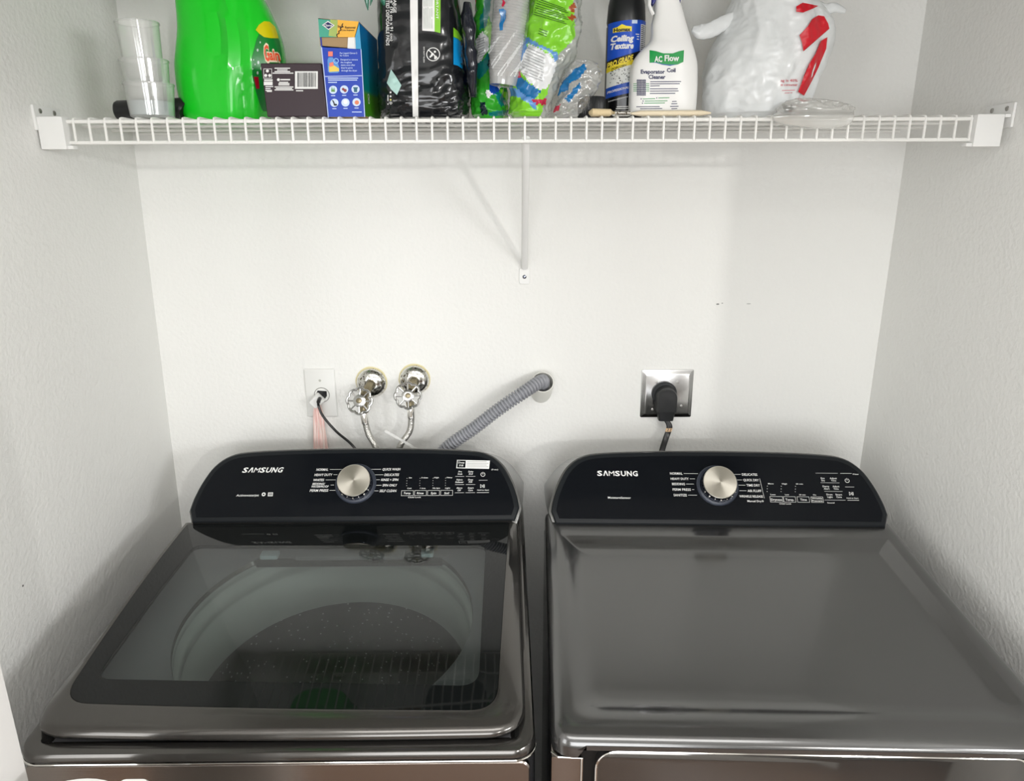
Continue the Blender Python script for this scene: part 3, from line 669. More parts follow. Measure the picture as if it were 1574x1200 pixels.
for sx in (-1, 1):
    a, b = (XL+0.001, -0.757) if sx < 0 else (0.7505, 0.7960)
    mb = MB(); mb.box(S(a, -0.318, ZS-0.050), S(b, -0.296, ZS+0.001), 0.002)
    br = mb.build('end_bracket', M['bracket'], shelf)
    xi = XL-0.002 if sx < 0 else 0.8095; xo = xi-sx*0.0045
    mb = MB(); mb.box(S(min(xi, xo), -0.322, ZS-0.02), S(max(xi, xo), -0.250, ZS+0.019), 0.001); mb.box(S(min(xi, xo, a if sx < 0 else b), -0.318, ZS-0.004), S(max(xi, xo, a if sx < 0 else b), -0.300, ZS+0.001))
    mb.build('wall_flange', M['bracket'], br)
    for y in (-0.306, -0.268):
        mb = MB(); mb.lathe([(0.0042, 0), (0.0040, 0.0010), (0.0018, 0.0006), (0, 0.0006)], S(xo, y, ZS+0.0105), (-sx, 0, 0), 14); mb.build('screw', M['steel'], br)
    e = a if sx > 0 else b
    mb = MB(); mb.box(S(e-0.001 if sx < 0 else e-0.009, -0.314, ZS-0.0495), S(e+0.009 if sx < 0 else e+0.001, -0.300, ZS-0.0440), 0.001); mb.build('bracket_lip', M['bracket'], br)
mb = MB()
pts = [Vector((0.0035, -0.298, 1.742)), Vector((0.0090, -0.012, 1.503)), Vector((0.0092, -0.005, 1.492))]
rings = []
for p, q in zip(pts, pts[1:]+[pts[-1]+(pts[-1]-pts[-2])]):
    t = (q-p).normalized(); u = Vector((1, 0, 0)); v = t.cross(u).normalized()
    rings.append([S(*(p+u*math.cos(2*PI*k/14)*0.0068+v*math.sin(2*PI*k/14)*0.0055)) for k in range(14)])
mb.loft(rings); br = mb.build('support_brace', M['bracket'], shelf)
mb = MB(); mb.loft([[S(x+0.0092, y, z) for x, z in rrect(0.0115, 0.0175, 0.004, 4, 0, 1.4745)] for y in (0, -0.0035)], smooth=False); ft = mb.build('brace_foot', M['bracket'], br, bevel=0.001)
mb = MB(); mb.lathe([(0.0044, 0), (0.0042, 0.0016), (0.0018, 0.0022), (0.0015, 0.001), (0, 0.001)], S(0.0092, -0.0035, 1.4735), (0, -1, 0), 16); mb.build('screw', M['darkchrome'], ft)

# ------------------------------------------------------------------ left outlet with the washer's plug
o = thing('wall_outlet', 'white wall plate with one round receptacle, a black cord plugged in', 'outlet', (-0.4565, 0, 1.211))
mb = MB(); mb.loft([[Vector((x, -y, z)) for x, z in rrect(0.0350-i, 0.0572-i, 0.003, 4)] for y, i in ((0, 0), (0.003, 0), (0.0050, 0.0022))], smooth=False); mb.build('cover_plate', M['plate'], o)
mb = MB(); ringp(mb, 0.0025, -0.004, 0.0165, 0.0178, lambda x, y: Vector((x, -0.0052, y)), 0, 36); mb.build('receptacle_gap', plain('grey_gap', 120, 118, 112), o, sharp=0)
mb = MB(); mb.lathe([(0.0163, 0), (0.0160, 0.0022), (0, 0.0024)], Vector((0.0025, -0.0048, -0.004)), (0, -1, 0), 36); rc = mb.build('receptacle', M['plate'], o)
mb = MB(); mb.loft([[Vector((x+0.0025, y, z-0.004)) for x, z in ((-0.013, 0.001), (-0.0085, 0.011), (0.012, 0.0095), (0.012, -0.002), (0.006, -0.010), (-0.012, -0.008))] for y in (-0.0068, -0.0074)], smooth=False); mb.build('receptacle_face', M['rubber'], rc)
mb = MB(); mb.lathe([(0.003, 0), (0.0028, 0.001), (0, 0.0012)], Vector((0.0005, -0.005, 0.030)), (0, -1, 0), 14); mb.build('screw', plain('painted_screw', 190, 190, 182), o)
pl = thing('power_cord', 'thin black power cord with a white plug in the left outlet', 'cord', (-0.465, -0.01, 1.196))
mb = MB(); mb.loft([[Vector((-0.4625, 0, 1.197))+Vector((x*math.cos(0.75)-z*math.sin(0.75), -y, x*math.sin(0.75)+z*math.cos(0.75))) for x, z in rrect(h, h, 0.003, 3)] for y, h in ((0.0078, 0.0125), (0.022, 0.0125), (0.027, 0.0115), (0.034, 0.010))], smooth=False)
p_ = mb.build('plug', M['white'], pl)
c0 = at(491, 613, -0.036)
path = crom([c0+Vector((0, 0.004, 0)), c0+Vector((0, -0.010, -0.004)), at(490, 624, -0.045), at(497, 640, -0.05), at(517, 663, -0.062), at(544, 687, -0.085), Vector((-0.345, -0.097, 1.06)), Vector((-0.335, -0.09, 0.95))], 6)
mb = MB(); mb.tube(path, 0.0029, 8, rad=[0.0045 if i < 8 else 0.0030 for i in range(len(path))]); mb.build('cord', M['rubber'], pl); rebase(pl, pl.location.copy())
# pink and white fringe of a paper tag hanging from the plug
M['pinktag'] = mat('pink_striped_film', (0.80, 0.52, 0.48), 0.5); _nt = M['pinktag'].node_tree
_w = _nt.nodes.new('ShaderNodeTexNoise'); _tc = _nt.nodes.new('ShaderNodeTexCoord'); _mp = _nt.nodes.new('ShaderNodeMapping'); _r = _nt.nodes.new('ShaderNodeValToRGB')
_mp.inputs['Scale'].default_value = (700, 20, 30); _w.inputs['Scale'].default_value = 1
_r.color_ramp.elements[0].position = 0.42; _r.color_ramp.elements[0].color = (*rgb(238, 198, 192), 1); _r.color_ramp.elements[1].position = 0.6; _r.color_ramp.elements[1].color = (*rgb(240, 226, 218), 1)
_nt.links.new(_tc.outputs['Object'], _mp.inputs[0]); _nt.links.new(_mp.outputs[0], _w.inputs['Vector']); _nt.links.new(_w.outputs['Fac'], _r.inputs[0]); _nt.links.new(_r.outputs[0], _nt.nodes['Principled BSDF'].inputs['Base Color'])
mb = MB(); n = 12; rows = 14; R_ = []
for j in range(rows+1):
    t = j/rows; z = 1.188-0.127*t; wdt = 0.012+0.010*t if t > 0.1 else 0.010
    R_.append([Vector((-0.4635+0.0015*t+(k/n-0.5)*2*wdt*0.85, -0.014-0.010*t+0.0016*math.sin(k*2.4+j*0.25), z)) for k in range(n+1)] + [Vector((-0.4635+0.0015*t+(0.5-k/n)*2*wdt*0.85, -0.0132-0.010*t+0.0016*math.sin((n-k)*2.4+j*0.25), z)) for k in range(n+1)])
mb.loft(R_); tg = mb.build('cord_tag', M['pinktag']); tag(tg, 'pink and white ribbed tag hanging below the left outlet', 'tag')

# ------------------------------------------------------------------ water valves and hoses
def valve(ex, ez, wx, wz, label, hose_pts, hlabel, wy=-0.085):
    v = thing('water_valve', label, 'valve', (ex, 0, ez), 0, 'washer water valves')
    E = Vector((ex, 0, ez))
    mb = MB(); mb.lathe([(0.0345, 0), (0.0345, 0.002), (0.032, 0.008), (0.025, 0.0135), (0.016, 0.0165), (0.0125, 0.0170), (0.0125, 0.012)], (0, 0, 0), (0, -1, 0), 40); mb.build('escutcheon', M['wornchrome'], v)
    mb = MB(); mb.loft([[Vector((r_*math.cos(a), -y, 0.0015+r_*math.sin(a))) for a in [2*PI*k/48 for k in range(48)] for r_ in [0.0362+0.0012*noise.noise(Vector((3*math.cos(a), 3*math.sin(a), ex*9)))]] for y in (0, 0.0012)], smooth=False); mb.build('sealant_ring', plain('yellowed_sealant', 214, 204, 160), v)
    W = Vector((wx, wy, wz))-E
    mb = MB(); mb.tube([(0, 0, 0), (0, -0.03, 0.0), (W.x*0.35, -0.042, W.z*0.45), (W.x*0.8, wy*0.62, W.z*0.95)], 0.0095, 14); mb.build('valve_pipe', M['brass'], v)
    nrm = Vector((0.12*math.copysign(1, wx+0.3), -0.93, 0.33)).normalized()
    B = W-nrm*0.022
    mb = MB(); mb.tube([B+nrm*-0.012, B+nrm*0.004], 0.0115, 14); mb.tube([B, W], 0.005, 10); mb.tube([B+Vector((0, 0, 0.008)), Vector((hose_pts[0][0]-ex, hose_pts[0][1], hose_pts[0][2]-ez))+Vector((0, 0, 0.016))], 0.0088, 14)
    mb.build('valve_body', M['brass'], v)
    u = nrm.cross(Vector((0, 0, 1))).normalized(); q = nrm.cross(u)
    mb = MB(); pts = []
    for k in range(64):
        a = 2*PI*k/64; r = 0.0250+0.0028*abs(math.cos(4*a))**0.6*1.2
        pts.append(W + (u*math.cos(a)+q*math.sin(a))*r)
    mb.tube(pts+[pts[0]], 0.0027, 8)
    for k in range(8):
        a = 2*PI*k/8; mb.tube([W+(u*math.cos(a)+q*math.sin(a))*0.008, W+(u*math.cos(a)+q*math.sin(a))*0.027], 0.0018, 6)
    mb.lathe([(0.014, -0.001), (0.014, 0.001), (0.010, 0.003), (0.005, 0.0032)], W, nrm, 20)
    wh = mb.build('hand_wheel', M['wheel'], v)
    mb = MB(); mb.lathe([(0.006, 0.0), (0.006, 0.004), (0.0035, 0.0055), (0, 0.0055)], W+nrm*0.001, nrm, 12); mb.build('wheel_screw', M['brass'], wh)
    h = thing('water_hose', hlabel, 'hose', hose_pts[0], 0, 'washer supply hoses'); H = Vector(hose_pts[0])
    pth = [p-H for p in crom(hose_pts, 8)]
    mb = MB(); d = (pth[1]-pth[0]).normalized(); mb.tube([-d*0.016, -d*0.012, d*0.008, d*0.010], 0.008, 16, rad=[0.0078, 0.0088, 0.0088, 0.0072]); mb.build('hose_collar', M['chrome'], h)
    mb = MB(); mb.tube(pth, 0.0070, 14); mb.build('hose_line', M['braid'], h)
valve(-0.340, 1.234, -0.352, 1.2165, 'left chrome water valve, its wheel hanging low beside the outlet',
      [at(561, 645, -0.080), at(563, 655, -0.080), at(567, 668, -0.082), at(578, 690, -0.090), Vector((-0.326, -0.085, 1.05)), Vector((-0.328, -0.07, 0.94))], 'braided water hose curving right from the left valve')
valve(-0.2415, 1.2405, -0.2460, 1.2275, 'right chrome water valve, its wheel close under the flange',
      [at(632, 636, -0.080), at(632, 648, -0.080), at(629, 664, -0.082), at(614, 688, -0.090), Vector((-0.279, -0.085, 1.05)), Vector((-0.280, -0.07, 0.94))], 'braided water hose curving left from the right valve')
mb = MB(); a, b = at(592, 662, -0.098), at(650, 697, -0.098)
d = (b-a).normalized(); up = Vector((0, 0, 1)).cross(d).cross(d)*-1
up = d.cross(Vector((0, 1, 0))).normalized()
mb.loft([[p+up*0.0028, p-up*0.0028, p-up*0.0028+Vector((0, -0.0010, 0)), p+up*0.0028+Vector((0, -0.0010, 0))] for p in (a, a.lerp(b, 0.5)+Vector((0, 0, 0.002)), b)], smooth=False)
o = mb.build('cable_tie', M['tie']); tag(o, 'clear plastic strap slanting between the two water hoses', 'strap')

# ------------------------------------------------------------------ standpipe and drain hose
pm = at(834.5, 587, -0.040); ax = Vector((0.03, -0.80, 0.60)).normalized()
o = thing('drain_pipe', 'short cream plastic drain pipe angling out of the wall', 'pipe', (pm.x, 0, 1.20))
O0 = Vector((pm.x, 0, 1.20)); C0 = pm-O0
mb = MB(); mb.lathe([(0.0250, -0.085), (0.0250, -0.001), (0.0243, 0), (0.0226, 0), (0.0222, -0.004), (0.0222, -0.06)], C0, ax, 40, cap0=False)
mb.build('pipe_stub', M['pvc'], o)
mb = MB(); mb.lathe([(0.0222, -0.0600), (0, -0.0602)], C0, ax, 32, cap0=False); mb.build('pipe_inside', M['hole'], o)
hose = crom([pm-ax*0.040+Vector((0.0005, 0, 0.003)), pm+ax*0.004+Vector((-0.003, 0, 0.001)), at(800, 606, -0.078), at(765, 630, -0.085), at(730, 657, -0.084), at(686, 689, -0.082), Vector((-0.185, -0.072, 1.06)), Vector((-0.20, -0.06, 0.95))], 40)
# even spacing so the ribs repeat regularly
acc = [hose[0]]; step = 0.00092; carry = 0
for a, b in zip(hose, hose[1:]):
    ln = (b-a).length; s_ = step-carry
    while s_ <= ln: acc.append(a.lerp(b, s_/ln)); s_ += step
    carry = ln-(s_-step)
mb = MB(); mb.tube(acc, 0.0145, 20, rad=[0.0104+0.0048*math.sqrt(max(0, 1-(((i % 8)-3.5)/3.2)**2)) for i in range(len(acc))])
o = mb.build('drain_hose', M['hosegrey'], sharp=30); tag(o, 'grey corrugated drain hose running from the drain pipe behind the washing machine', 'hose')

# ------------------------------------------------------------------ dryer outlet
o = thing('dryer_outlet', 'square stainless plate with a large black receptacle above the dryer', 'outlet', (0.3370, 0, 1.2045))
O0 = Vector((0.3370, 0, 1.2045))
mb = MB(); mb.loft([[Vector((x, -y, z)) for x, z in rrect(0.0595-i, 0.0570-i, 0.003, 3)] for y, i in ((0, 0), (0.0035, 0.0005), (0.0045, 0.003), (0.0085, 0.0085), (0.0092, 0.0105))], smooth=False); mb.build('cover_plate', M['platemetal'], o)
mb = MB(); mb.lathe([(0.0285, 0.009), (0.0285, 0.016), (0.027, 0.0175), (0, 0.0175)], Vector((-0.008, 0, 0.003)), (0, -1, 0), 36); mb.build('receptacle', plain('dark_grey_plastic', 38, 40, 42, 0.4), o)
for x, z in ((0.0215, 0.029), (0.034, -0.028), (-0.032, -0.036), (-0.0265, 0.029)):
    mb = MB(); mb.lathe([(0.0032, 0), (0.003, 0.0012), (0.0012, 0.0016), (0, 0.0012)], Vector((x, -0.0092, z)), (0, -1, 0), 12); mb.build('screw', M['steel'], o)
o = thing('power_cord', 'black angled dryer plug with a flat cord dropping behind the dryer', 'cord', (0.3305, -0.018, 1.20)); O0 = Vector((0.3305, -0.018, 1.20))
mb = MB()
def dshape(r, lo): return [(r*math.cos(a), r*math.sin(a)) for a in [PI*k/16 for k in range(17)]] + [(-r, lo), (r, lo)]
mb.loft([[Vector((x, -y, z+0.004)) for x, z in dshape(r, lo)] for y, r, lo in ((0, 0.0245, -0.028), (0.012, 0.0245, -0.030), (0.014, 0.023, -0.030), (0.022, 0.023, -0.031), (0.028, 0.021, -0.031))])
pg = mb.build('plug', M['black'], o)
mb = MB(); mb.loft([[Vector((x, -0.014+y, z)) for x, y in rrect(w_, 0.010, 0.004, 3)] for z, w_ in ((-0.022, 0.022), (-0.036, 0.0185), (-0.049, 0.0165), (-0.0495, 0.014))]); mb.build('strain_relief', M['black'], pg)
cp = crom([Vector((-0.001, -0.014, -0.046)), at(1029, 655, -0.035)-O0, at(1024, 672, -0.040)-O0, at(1017, 697, -0.060)-O0, Vector((-0.012, -0.062, -0.17)), Vector((-0.012, -0.062, -0.26))], 6)
mb = MB(); mb.loft([[p+Vector((x, y, 0)) for x, y in rrect(0.0068, 0.0030, 0.0025, 3)] for p in cp]); mb.build('cord', M['rubber'], o)
st = cp[8]; mb = MB(); mb.loft([[p+Vector((x, y, 0)) for x, y in rrect(0.0071, 0.0033, 0.0025, 3)] for p in (cp[7], cp[9])]); cl = mb.build('cord_label', plain('pale_orange_label', 226, 190, 150), o); cl['label'] = 'pale printed label'
mb = MB(); dd = (cp[9]-cp[7])
for k, (a_, b_) in enumerate(((-0.004, -0.001), (0.0015, 0.0045))):
    for t0, t1 in ((0.1, 0.35), (0.55, 0.8)):
        p0 = cp[7]+dd*(t0+0.05*k); p1 = cp[7]+dd*(t1+0.05*k); flat(mb, [(a_, 0), (b_, 0), (b_, 1), (a_, 1)], lambda x, y: p0.lerp(p1, y)+Vector((x, -0.0036, 0)))
mb.build('label_print', M['rubber'], cl, sharp=0)

# ------------------------------------------------------------------ white bin at the lower left
o = thing('slim_bin', 'tall slim white bin in front of the washing machine at its left corner', 'bin', (-0.478, -1.028, 0))
mb = MB(); mb.lathe([(0.066, 0), (0.070, 0.004), (0.074, 0.98), (0.077, 1.05), (0.0785, 1.060), (0.077, 1.0645), (0.073, 1.0645), (0.0725, 1.055), (0.068, 0.05), (0, 0.045)], (0, 0, 0), (0, 0, 1), 48); mb.build('bin_body', M['white'], o)
mb = MB(); mb.loft([[Vector((0.055+x, 0.062+y, z)) for x, y in rrect(0.017-i, 0.010-i, 0.005, 3)] for z, i in ((1.02, 0.002), (1.025, 0), (1.066, 0.0005), (1.071, 0.003))]); mb.build('bin_latch', M['white'], o)
# ------------------------------------------------------------------ things on the shelf
ZD = ZS + 0.0022                       # what stands on the deck wires starts here
def px(p):
    d = p - CAM; k = d.dot(FWD); return 787+F_PX*d.dot(RIGHT)/k, 600-F_PX*d.dot(UP)/k
class Blob:
    """closed form with superellipse sections: rows (z, x left, x right, y centre, half depth)"""
    def __init__(s, rows, exp=2.6, m=48, n=56, disp=None, zmin=None):
        rr = []
        for (v, ul, ur, yc, hy) in rows:
            a, b = at(ul, v, yc), at(ur, v, yc); rr.append(((a.z+b.z)/2, a.x, b.x, yc, hy))
        if zmin is not None: rr[0] = (zmin,)+rr[0][1:]
        s.rows = rr; s.exp = exp
        t = [k*(len(rr)-1)/m for k in range(m+1)]; s.sm = []
        for q in t:
            i = min(int(q), len(rr)-2); f = q-i
            g = lambda k: rr[min(max(k, 0), len(rr)-1)]
            a, b, c, d = g(i-1), g(i), g(i+1), g(i+2)
            s.sm.append(tuple(0.5*(2*b[j] + (c[j]-a[j])*f + (2*a[j]-5*b[j]+4*c[j]-d[j])*f*f + (3*b[j]-a[j]-3*c[j]+d[j])*f**3) for j in range(5)))
        if zmin is not None: s.sm = [(max(r[0], zmin),)+r[1:] for r in s.sm]
        s.disp = disp; s.rings = []
        for (z, xl, xr, yc, hy) in s.sm:
            ring = []
            for k in range(n):
                a = 2*PI*k/n; c, d = math.cos(a), math.sin(a)
                x = (xl+xr)/2 + (xr-xl)/2*math.copysign(abs(c)**(2/exp), c); y = yc + hy*math.copysign(abs(d)**(2/exp), d)
                p = Vector((x, y, z))
                if disp: p = p + Vector((c, d, 0))*disp(p)
                ring.append(p)
            s.rings.append(ring)
    def sect(s, z):
        R = s.sm
        for a, b in zip(R, R[1:]):
            if min(a[0], b[0]) <= z <= max(a[0], b[0]) and a[0] != b[0]:
                f = (z-a[0])/(b[0]-a[0]); return tuple(a[j]+(b[j]-a[j])*f for j in range(5))
        return R[0] if abs(z-R[0][0]) < abs(z-R[-1][0]) else R[-1]
    def front(s, x, z, off=0.0006):
        _, xl, xr, yc, hy = s.sect(z); cx, hx = (xl+xr)/2, (xr-xl)/2
        q = min(0.995, abs((x-cx)/hx)); y = yc - hy*(1-q**s.exp)**(1/s.exp)
        p = Vector((x, y, z))
        if s.disp: p = p + Vector((0, -1, 0))*s.disp(p)
        return p - Vector((0, off, 0))
    def stick(s, u, v, off=0.0006):
        y = s.sm[len(s.sm)//2][3]-s.sm[len(s.sm)//2][4]
        for _ in range(4):
            p = at(u, v, y); p = s.front(p.x, p.z, off); y = p.y
        q = at(u, v, y); return s.front(q.x, q.z, off)
    def mesh(s, mb, pick=None):
        R = mb.loft(s.rings, True, True, True)
        if pick:
            for f in mb.bm.faces:
                c = f.calc_center_median()
                if len(f.verts) == 4: f.material_index = pick(c)
        return mb
def uv(fn): return lambda x, y: fn(x, -y)     # lettering wants y upwards
def ridg(p, sc, amp, seed=0):
    q = Vector((p.x*sc+seed, p.y*sc, p.z*sc)); return amp*(1-2*abs(noise.noise(q))-0.55) + amp*0.45*(0.5-abs(noise.noise(q*2.3)))*2

# stacked clear cups at the left end
M['cup'] = film('frosted_cup_plastic', (0.90, 0.91, 0.88), 0.20, 0.1, 0.6)
M['cupblue'] = film('bluish_cup_plastic', (0.50, 0.60, 0.63), 0.62, 0.1, 0.6)
def cup(label, zb, h, r0, r1, cx, cy, tilt, m):
    o = thing('plastic_cup', label, 'cup', (cx, cy, zb), 0, 'nested cups on the shelf'); o.rotation_euler = (0, tilt, 0)
    mb = MB(); mb.lathe([(r0-0.004, 0), (r0, 0.003), (r1, h-0.002), (r1+0.0012, h-0.002), (r1+0.0012, h), (r1-0.0008, h), (r0-0.0012, 0.005), (0, 0.005)], (0, 0, 0), (0, 0, 1), 40); mb.build('cup_wall', m, o)
    mb = MB(); mb.tube([(r1*math.cos(2*PI*k/40), r1*math.sin(2*PI*k/40), h) for k in range(41)], 0.0011, 6); mb.build('rim', M['cup'], o)
    return o
b = at(235, 178, -0.262)
cup('frosted plastic cup, lowest of the nested stack, standing on the shelf', ZD, 0.054, 0.0350, 0.0392, b.x, -0.262, 0, M['cup'])
cb = [o for o in C.objects if o.name == 'plastic_cup'][0]
mb = MB(); mb.lathe([(0.0335, 0.004), (0.0338, 0.026), (0.0334, 0.026), (0.033, 0.005)], (0, 0, 0), (0, 0, 1), 40, cap1=False); mb.build('cup_base', M['cupblue'], cb)
cup('frosted plastic cup, middle of the nested stack', ZD+0.0285, 0.062, 0.0322, 0.0378, b.x-0.0012, -0.262, -0.02, M['cup'])
cup('frosted plastic cup, topmost of the nested stack', ZD+0.060, 0.088, 0.0290, 0.0335, b.x-0.003, -0.262, -0.03, M['cup'])
# black tube lying behind the cups
a, c = at(178, 165, -0.206), at(284, 161, -0.206)
mb = MB(); d = (c-a).normalized(); a.z = ZD+0.0176; e = a+d*0.122; e.z = a.z+0.0012
mb.tube([a, a+d*0.002, a+d*0.006, a+d*0.09, a+d*0.094, a+d*0.118, e], 0.017, 24, rad=[0.012, 0.0155, 0.0172, 0.0172, 0.0180, 0.0182, 0.0165])
o = mb.build('flashlight', M['black']); tag(o, 'black round flashlight barrel lying behind the nested cups', 'flashlight')

# green detergent bottle
def gdisp(p):
    u, v = px(p); r = 0
    if p.y < -0.16:
        for (uc, w_, dp) in ((334+v*0.03, 8, -0.0060), (347+v*0.04, 8, 0.0040), (362+0.09*v, 8, -0.0050), (379+0.07*v, 9, 0.0050)):
            fade = min(1, max(0, (v+30)/60)) if uc > 340 else min(1, max(0, (130-v)/70))
            r += dp*math.exp(-((u-uc)/w_)**2)*fade
    return r
M['gaingreen'] = mat('bright_green_plastic', rgb(18, 208, 34), 0.26, coat=0.4)
gb_ = Blob([(181, 292, 410, -.178, .046), (177, 286, 415, -.178, .049), (150, 279, 422, -.178, .052), (125, 275, 431, -.178, .053), (100, 273, 437, -.178, .053), (75, 275, 435, -.178, .052), (48, 277, 428, -.178, .050), (25, 276, 418, -.178, .048), (0, 274, 406, -.178, .046), (-30, 276, 388, -.178, .042), (-60, 284, 362, -.178, .036), (-85, 298, 336, -.178, .022), (-100, 300, 334, -.178, .020)], 2.7, 60, 72, gdisp, ZD)
o = thing('detergent_bottle', 'big bright green laundry detergent bottle beside the nested cups', 'bottle', (at(345, 181, -.178).x, -.178, ZD))
mb = MB(); gb_.mesh(mb); mb.build('bottle_body', M['gaingreen'], o)
t_ = gb_.rings[-1]; cc = sum(t_, Vector())/len(t_)
mb = MB(); mb.lathe([(0.027, 0.0), (0.0275, 0.004), (0.026, 0.045), (0.022, 0.05), (0, 0.05)], cc-Vector((0, 0, 0.004)), (0, 0, 1), 32); mb.build('cap', plain('orange_cap', 235, 110, 40), o)
sk = lambda o_: (lambda u, v: gb_.stick(u, v, o_))
mb = MB(); drape(mb, [(402, 44), (394, 62), (387, 90), (388, 118), (393, 140), (402, 170), (432, 170), (434.5, 96), (429, 66), (424, 52)], sk(0.0022)); lb = mb.build('label', plain('label_green', 18, 128, 48, 0.3), o)
mb = MB(); drape(mb, [(393, 46), (398, 38), (406, 32.5), (414, 33), (421, 40), (425, 50), (427, 58), (416, 58.5), (406, 57), (399, 52)], sk(0.0027)); mb.build('label_leaf', plain('leaf_yellow', 218, 206, 12, 0.3), lb)
mb = MB(); drape(mb, [(390, 118), (397, 118), (399, 136), (394, 136.5)], sk(0.0027)); mb.build('label_square', plain('label_red', 170, 8, 40, 0.3), lb)
mb = MB()
for (uu, vv, r_) in ((400, 65, 1.0), (396, 77, 1.4), (390, 92, .8), (392, 99, .8), (397, 96, 1.6), (402, 105, 1.8), (396, 112, 1.5), (388.5, 106, .7)): drape(mb, disc(uu, vv, r_, 8, r_*1.7), sk(0.0029))
mb.build('label_drops', plain('label_pale', 200, 220, 205, 0.3), lb, sharp=0)
mb = MB(); letter(mb, [('G', 405, 414, -81, 27, -0.1), ('ain', 413, 428.5, -84, 19, -0.1)], uv(sk(0.0031)), 0, 0.075); mb.build('lettering_outline', plain('outline_cream', 245, 225, 190), lb, sharp=0)
mb = MB(); letter(mb, [('G', 406, 413.5, -81, 24, -0.1), ('ain', 414, 427.8, -84, 16, -0.1)], uv(sk(0.0036)), 0, 0.03); mb.build('lettering', plain('gain_orange', 240, 82, 30), lb, sharp=0)

# plum box with barcode
pb = lambda y: (lambda u, v: at(u, v, y))
YF = -0.2870
q = [at(411, 181, YF), at(503, 181, YF), at(494, 97, YF), at(400, 97, YF)]
def boxmesh(q, depth, dx=0.0, zb=None):
    mb = MB()
    f0 = [Vector(p) for p in q]
    if zb is not None: f0[0].z = f0[1].z = zb
    mb.loft([f0, [p+Vector((dx, depth, 0)) for p in f0]], smooth=False); return mb
o = thing('cardboard_box', 'small dark plum box with a white barcode, standing before the green bottle', 'box', ((q[0].x+q[1].x)/2, YF+0.026, ZD))
boxmesh(q, 0.052, 0.001, ZD).build('box_body', M['purple'], o, bevel=0.0015)
f = uv(pb(YF-0.0008)); mb = MB()
flat(mb, rect(453.5, -136.5, 488.5, -109.5), f); mb.build('barcode_patch', M['ink'], o, sharp=0)
f2 = uv(pb(YF-0.0012)); mb = MB(); u = 457
while u < 486: w_ = random.choice((.5, .5, .8, 1.2)); flat(mb, rect(u, -133.5, u+w_, -111.5), f2); u += w_+random.choice((.6, .8, 1.1))
mb.build('barcode_bars', M['rubber'], o, sharp=0)
mb = MB()
frame_rect(mb, 405, -120.5, 418, -105.5, .7, f); flat(mb, rect(405.5, -131, 419, -125.5), f)
for (uu, vv) in ((411, 109), (408.5, 116), (414.5, 116)): flat(mb, disc(uu, -vv, 2.4, 10), f)
for vv, x0, x1 in ((104.8, 422, 446), (107.5, 426, 442), (110, 422, 446), (112.4, 419, 451), (126.5, 429, 443), (128.5, 428, 445), (130.5, 428, 445), (133.6, 422, 451), (136, 424, 449), (138.2, 422, 451), (133, 408, 420), (136, 408, 416), (138.8, 408, 418), (140.5, 410, 418), (139.4, 455, 466), (122.6, 406, 419), (123.8, 406, 419)): flat(mb, rect(x0, -vv-.75, x1, -vv+.75), f)
flat(mb, disc(428, -122.5, 2.3, 12), f); flat(mb, rect(431, -123.4, 446, -121.4), f)
mb.build('box_print', M['ink'], o, sharp=0)

# blue stain-remover box with a torn-open top
o = thing('stain_remover_box', 'blue and teal laundry box with a torn-open top and orange flap', 'box', (-0.298, -0.24, ZD))
YB = -0.285
A0, A1 = at(504, 181, YB), at(561.5, 181, YB); A0.z = A1.z = ZD
B0, B1 = at(493.5, 72.5, YB), at(555.5, 75.5, YB)
T0, T1 = at(489, 28, YB), at(551.5, 33, YB)
dv = Vector((0.0115, 0.086, 0)); E_ = Vector((0, 0.0012, 0))
K0, K1 = T0+dv+Vector((0, 0, -0.004)), T1+dv+Vector((0.003, 0, -0.012))
def slab(a, b, c, d, n): m_ = MB(); m_.loft([[a, b, c, d], [p+n for p in (a, b, c, d)]], smooth=False); return m_
blue = plain('box_blue', 18, 62, 178, 0.35)
fr = slab(A0, A1, B1, B0, E_).build('front_panel', blue, o)
tealm = mat('box_teal_side', rgb(10, 110, 160), 0.35); nt = tealm.node_tree
tc = nt.nodes.new('ShaderNodeTexCoord'); sp = nt.nodes.new('ShaderNodeSeparateXYZ'); mr = nt.nodes.new('ShaderNodeMapRange'); rp = nt.nodes.new('ShaderNodeValToRGB')
mr.inputs['From Min'].default_value = 0.0; mr.inputs['From Max'].default_value = 0.145
rp.color_ramp.elements[0].position = 0.0; rp.color_ramp.elements[0].color = (*rgb(60, 130, 20), 1); rp.color_ramp.elements[1].position = 1; rp.color_ramp.elements[1].color = (*rgb(6, 112, 176), 1)
e1 = rp.color_ramp.elements.new(0.25); e1.color = (*rgb(70, 140, 30), 1); e1 = rp.color_ramp.elements.new(0.30); e1.color = (*rgb(0, 128, 120), 1); e1 = rp.color_ramp.elements.new(0.6); e1.color = (*rgb(4, 112, 150), 1)
nt.links.new(tc.outputs['Object'], sp.inputs[0]); nt.links.new(sp.outputs['Z'], mr.inputs['Value']); nt.links.new(mr.outputs[0], rp.inputs[0]); nt.links.new(rp.outputs[0], nt.nodes['Principled BSDF'].inputs['Base Color'])
side = slab(A1+E_, A1+dv, K1, T1+E_, Vector((-0.0012, 0, 0)))
for v in side.bm.verts: v.co -= Vector((A1.x, A1.y, ZD))
sd = side.build('side_panel', tealm, o); sd.location = (A1.x, A1.y, ZD)
slab(A0+E_, A0+dv, K0, T0+E_, Vector((0.0012, 0, 0))).build('side_panel', blue, o)
slab(A0+dv, A1+dv, K1, K0, Vector((0, -0.0012, 0))).build('back_panel', M['tan'], o)
slab(A0+E_, A1+E_, A1+dv-E_, A0+dv-E_, Vector((0, 0, 0.0012))).build('bottom_panel', M['tan'], o)
L1, L0 = at(545, 57, YB), at(491, 57, YB)
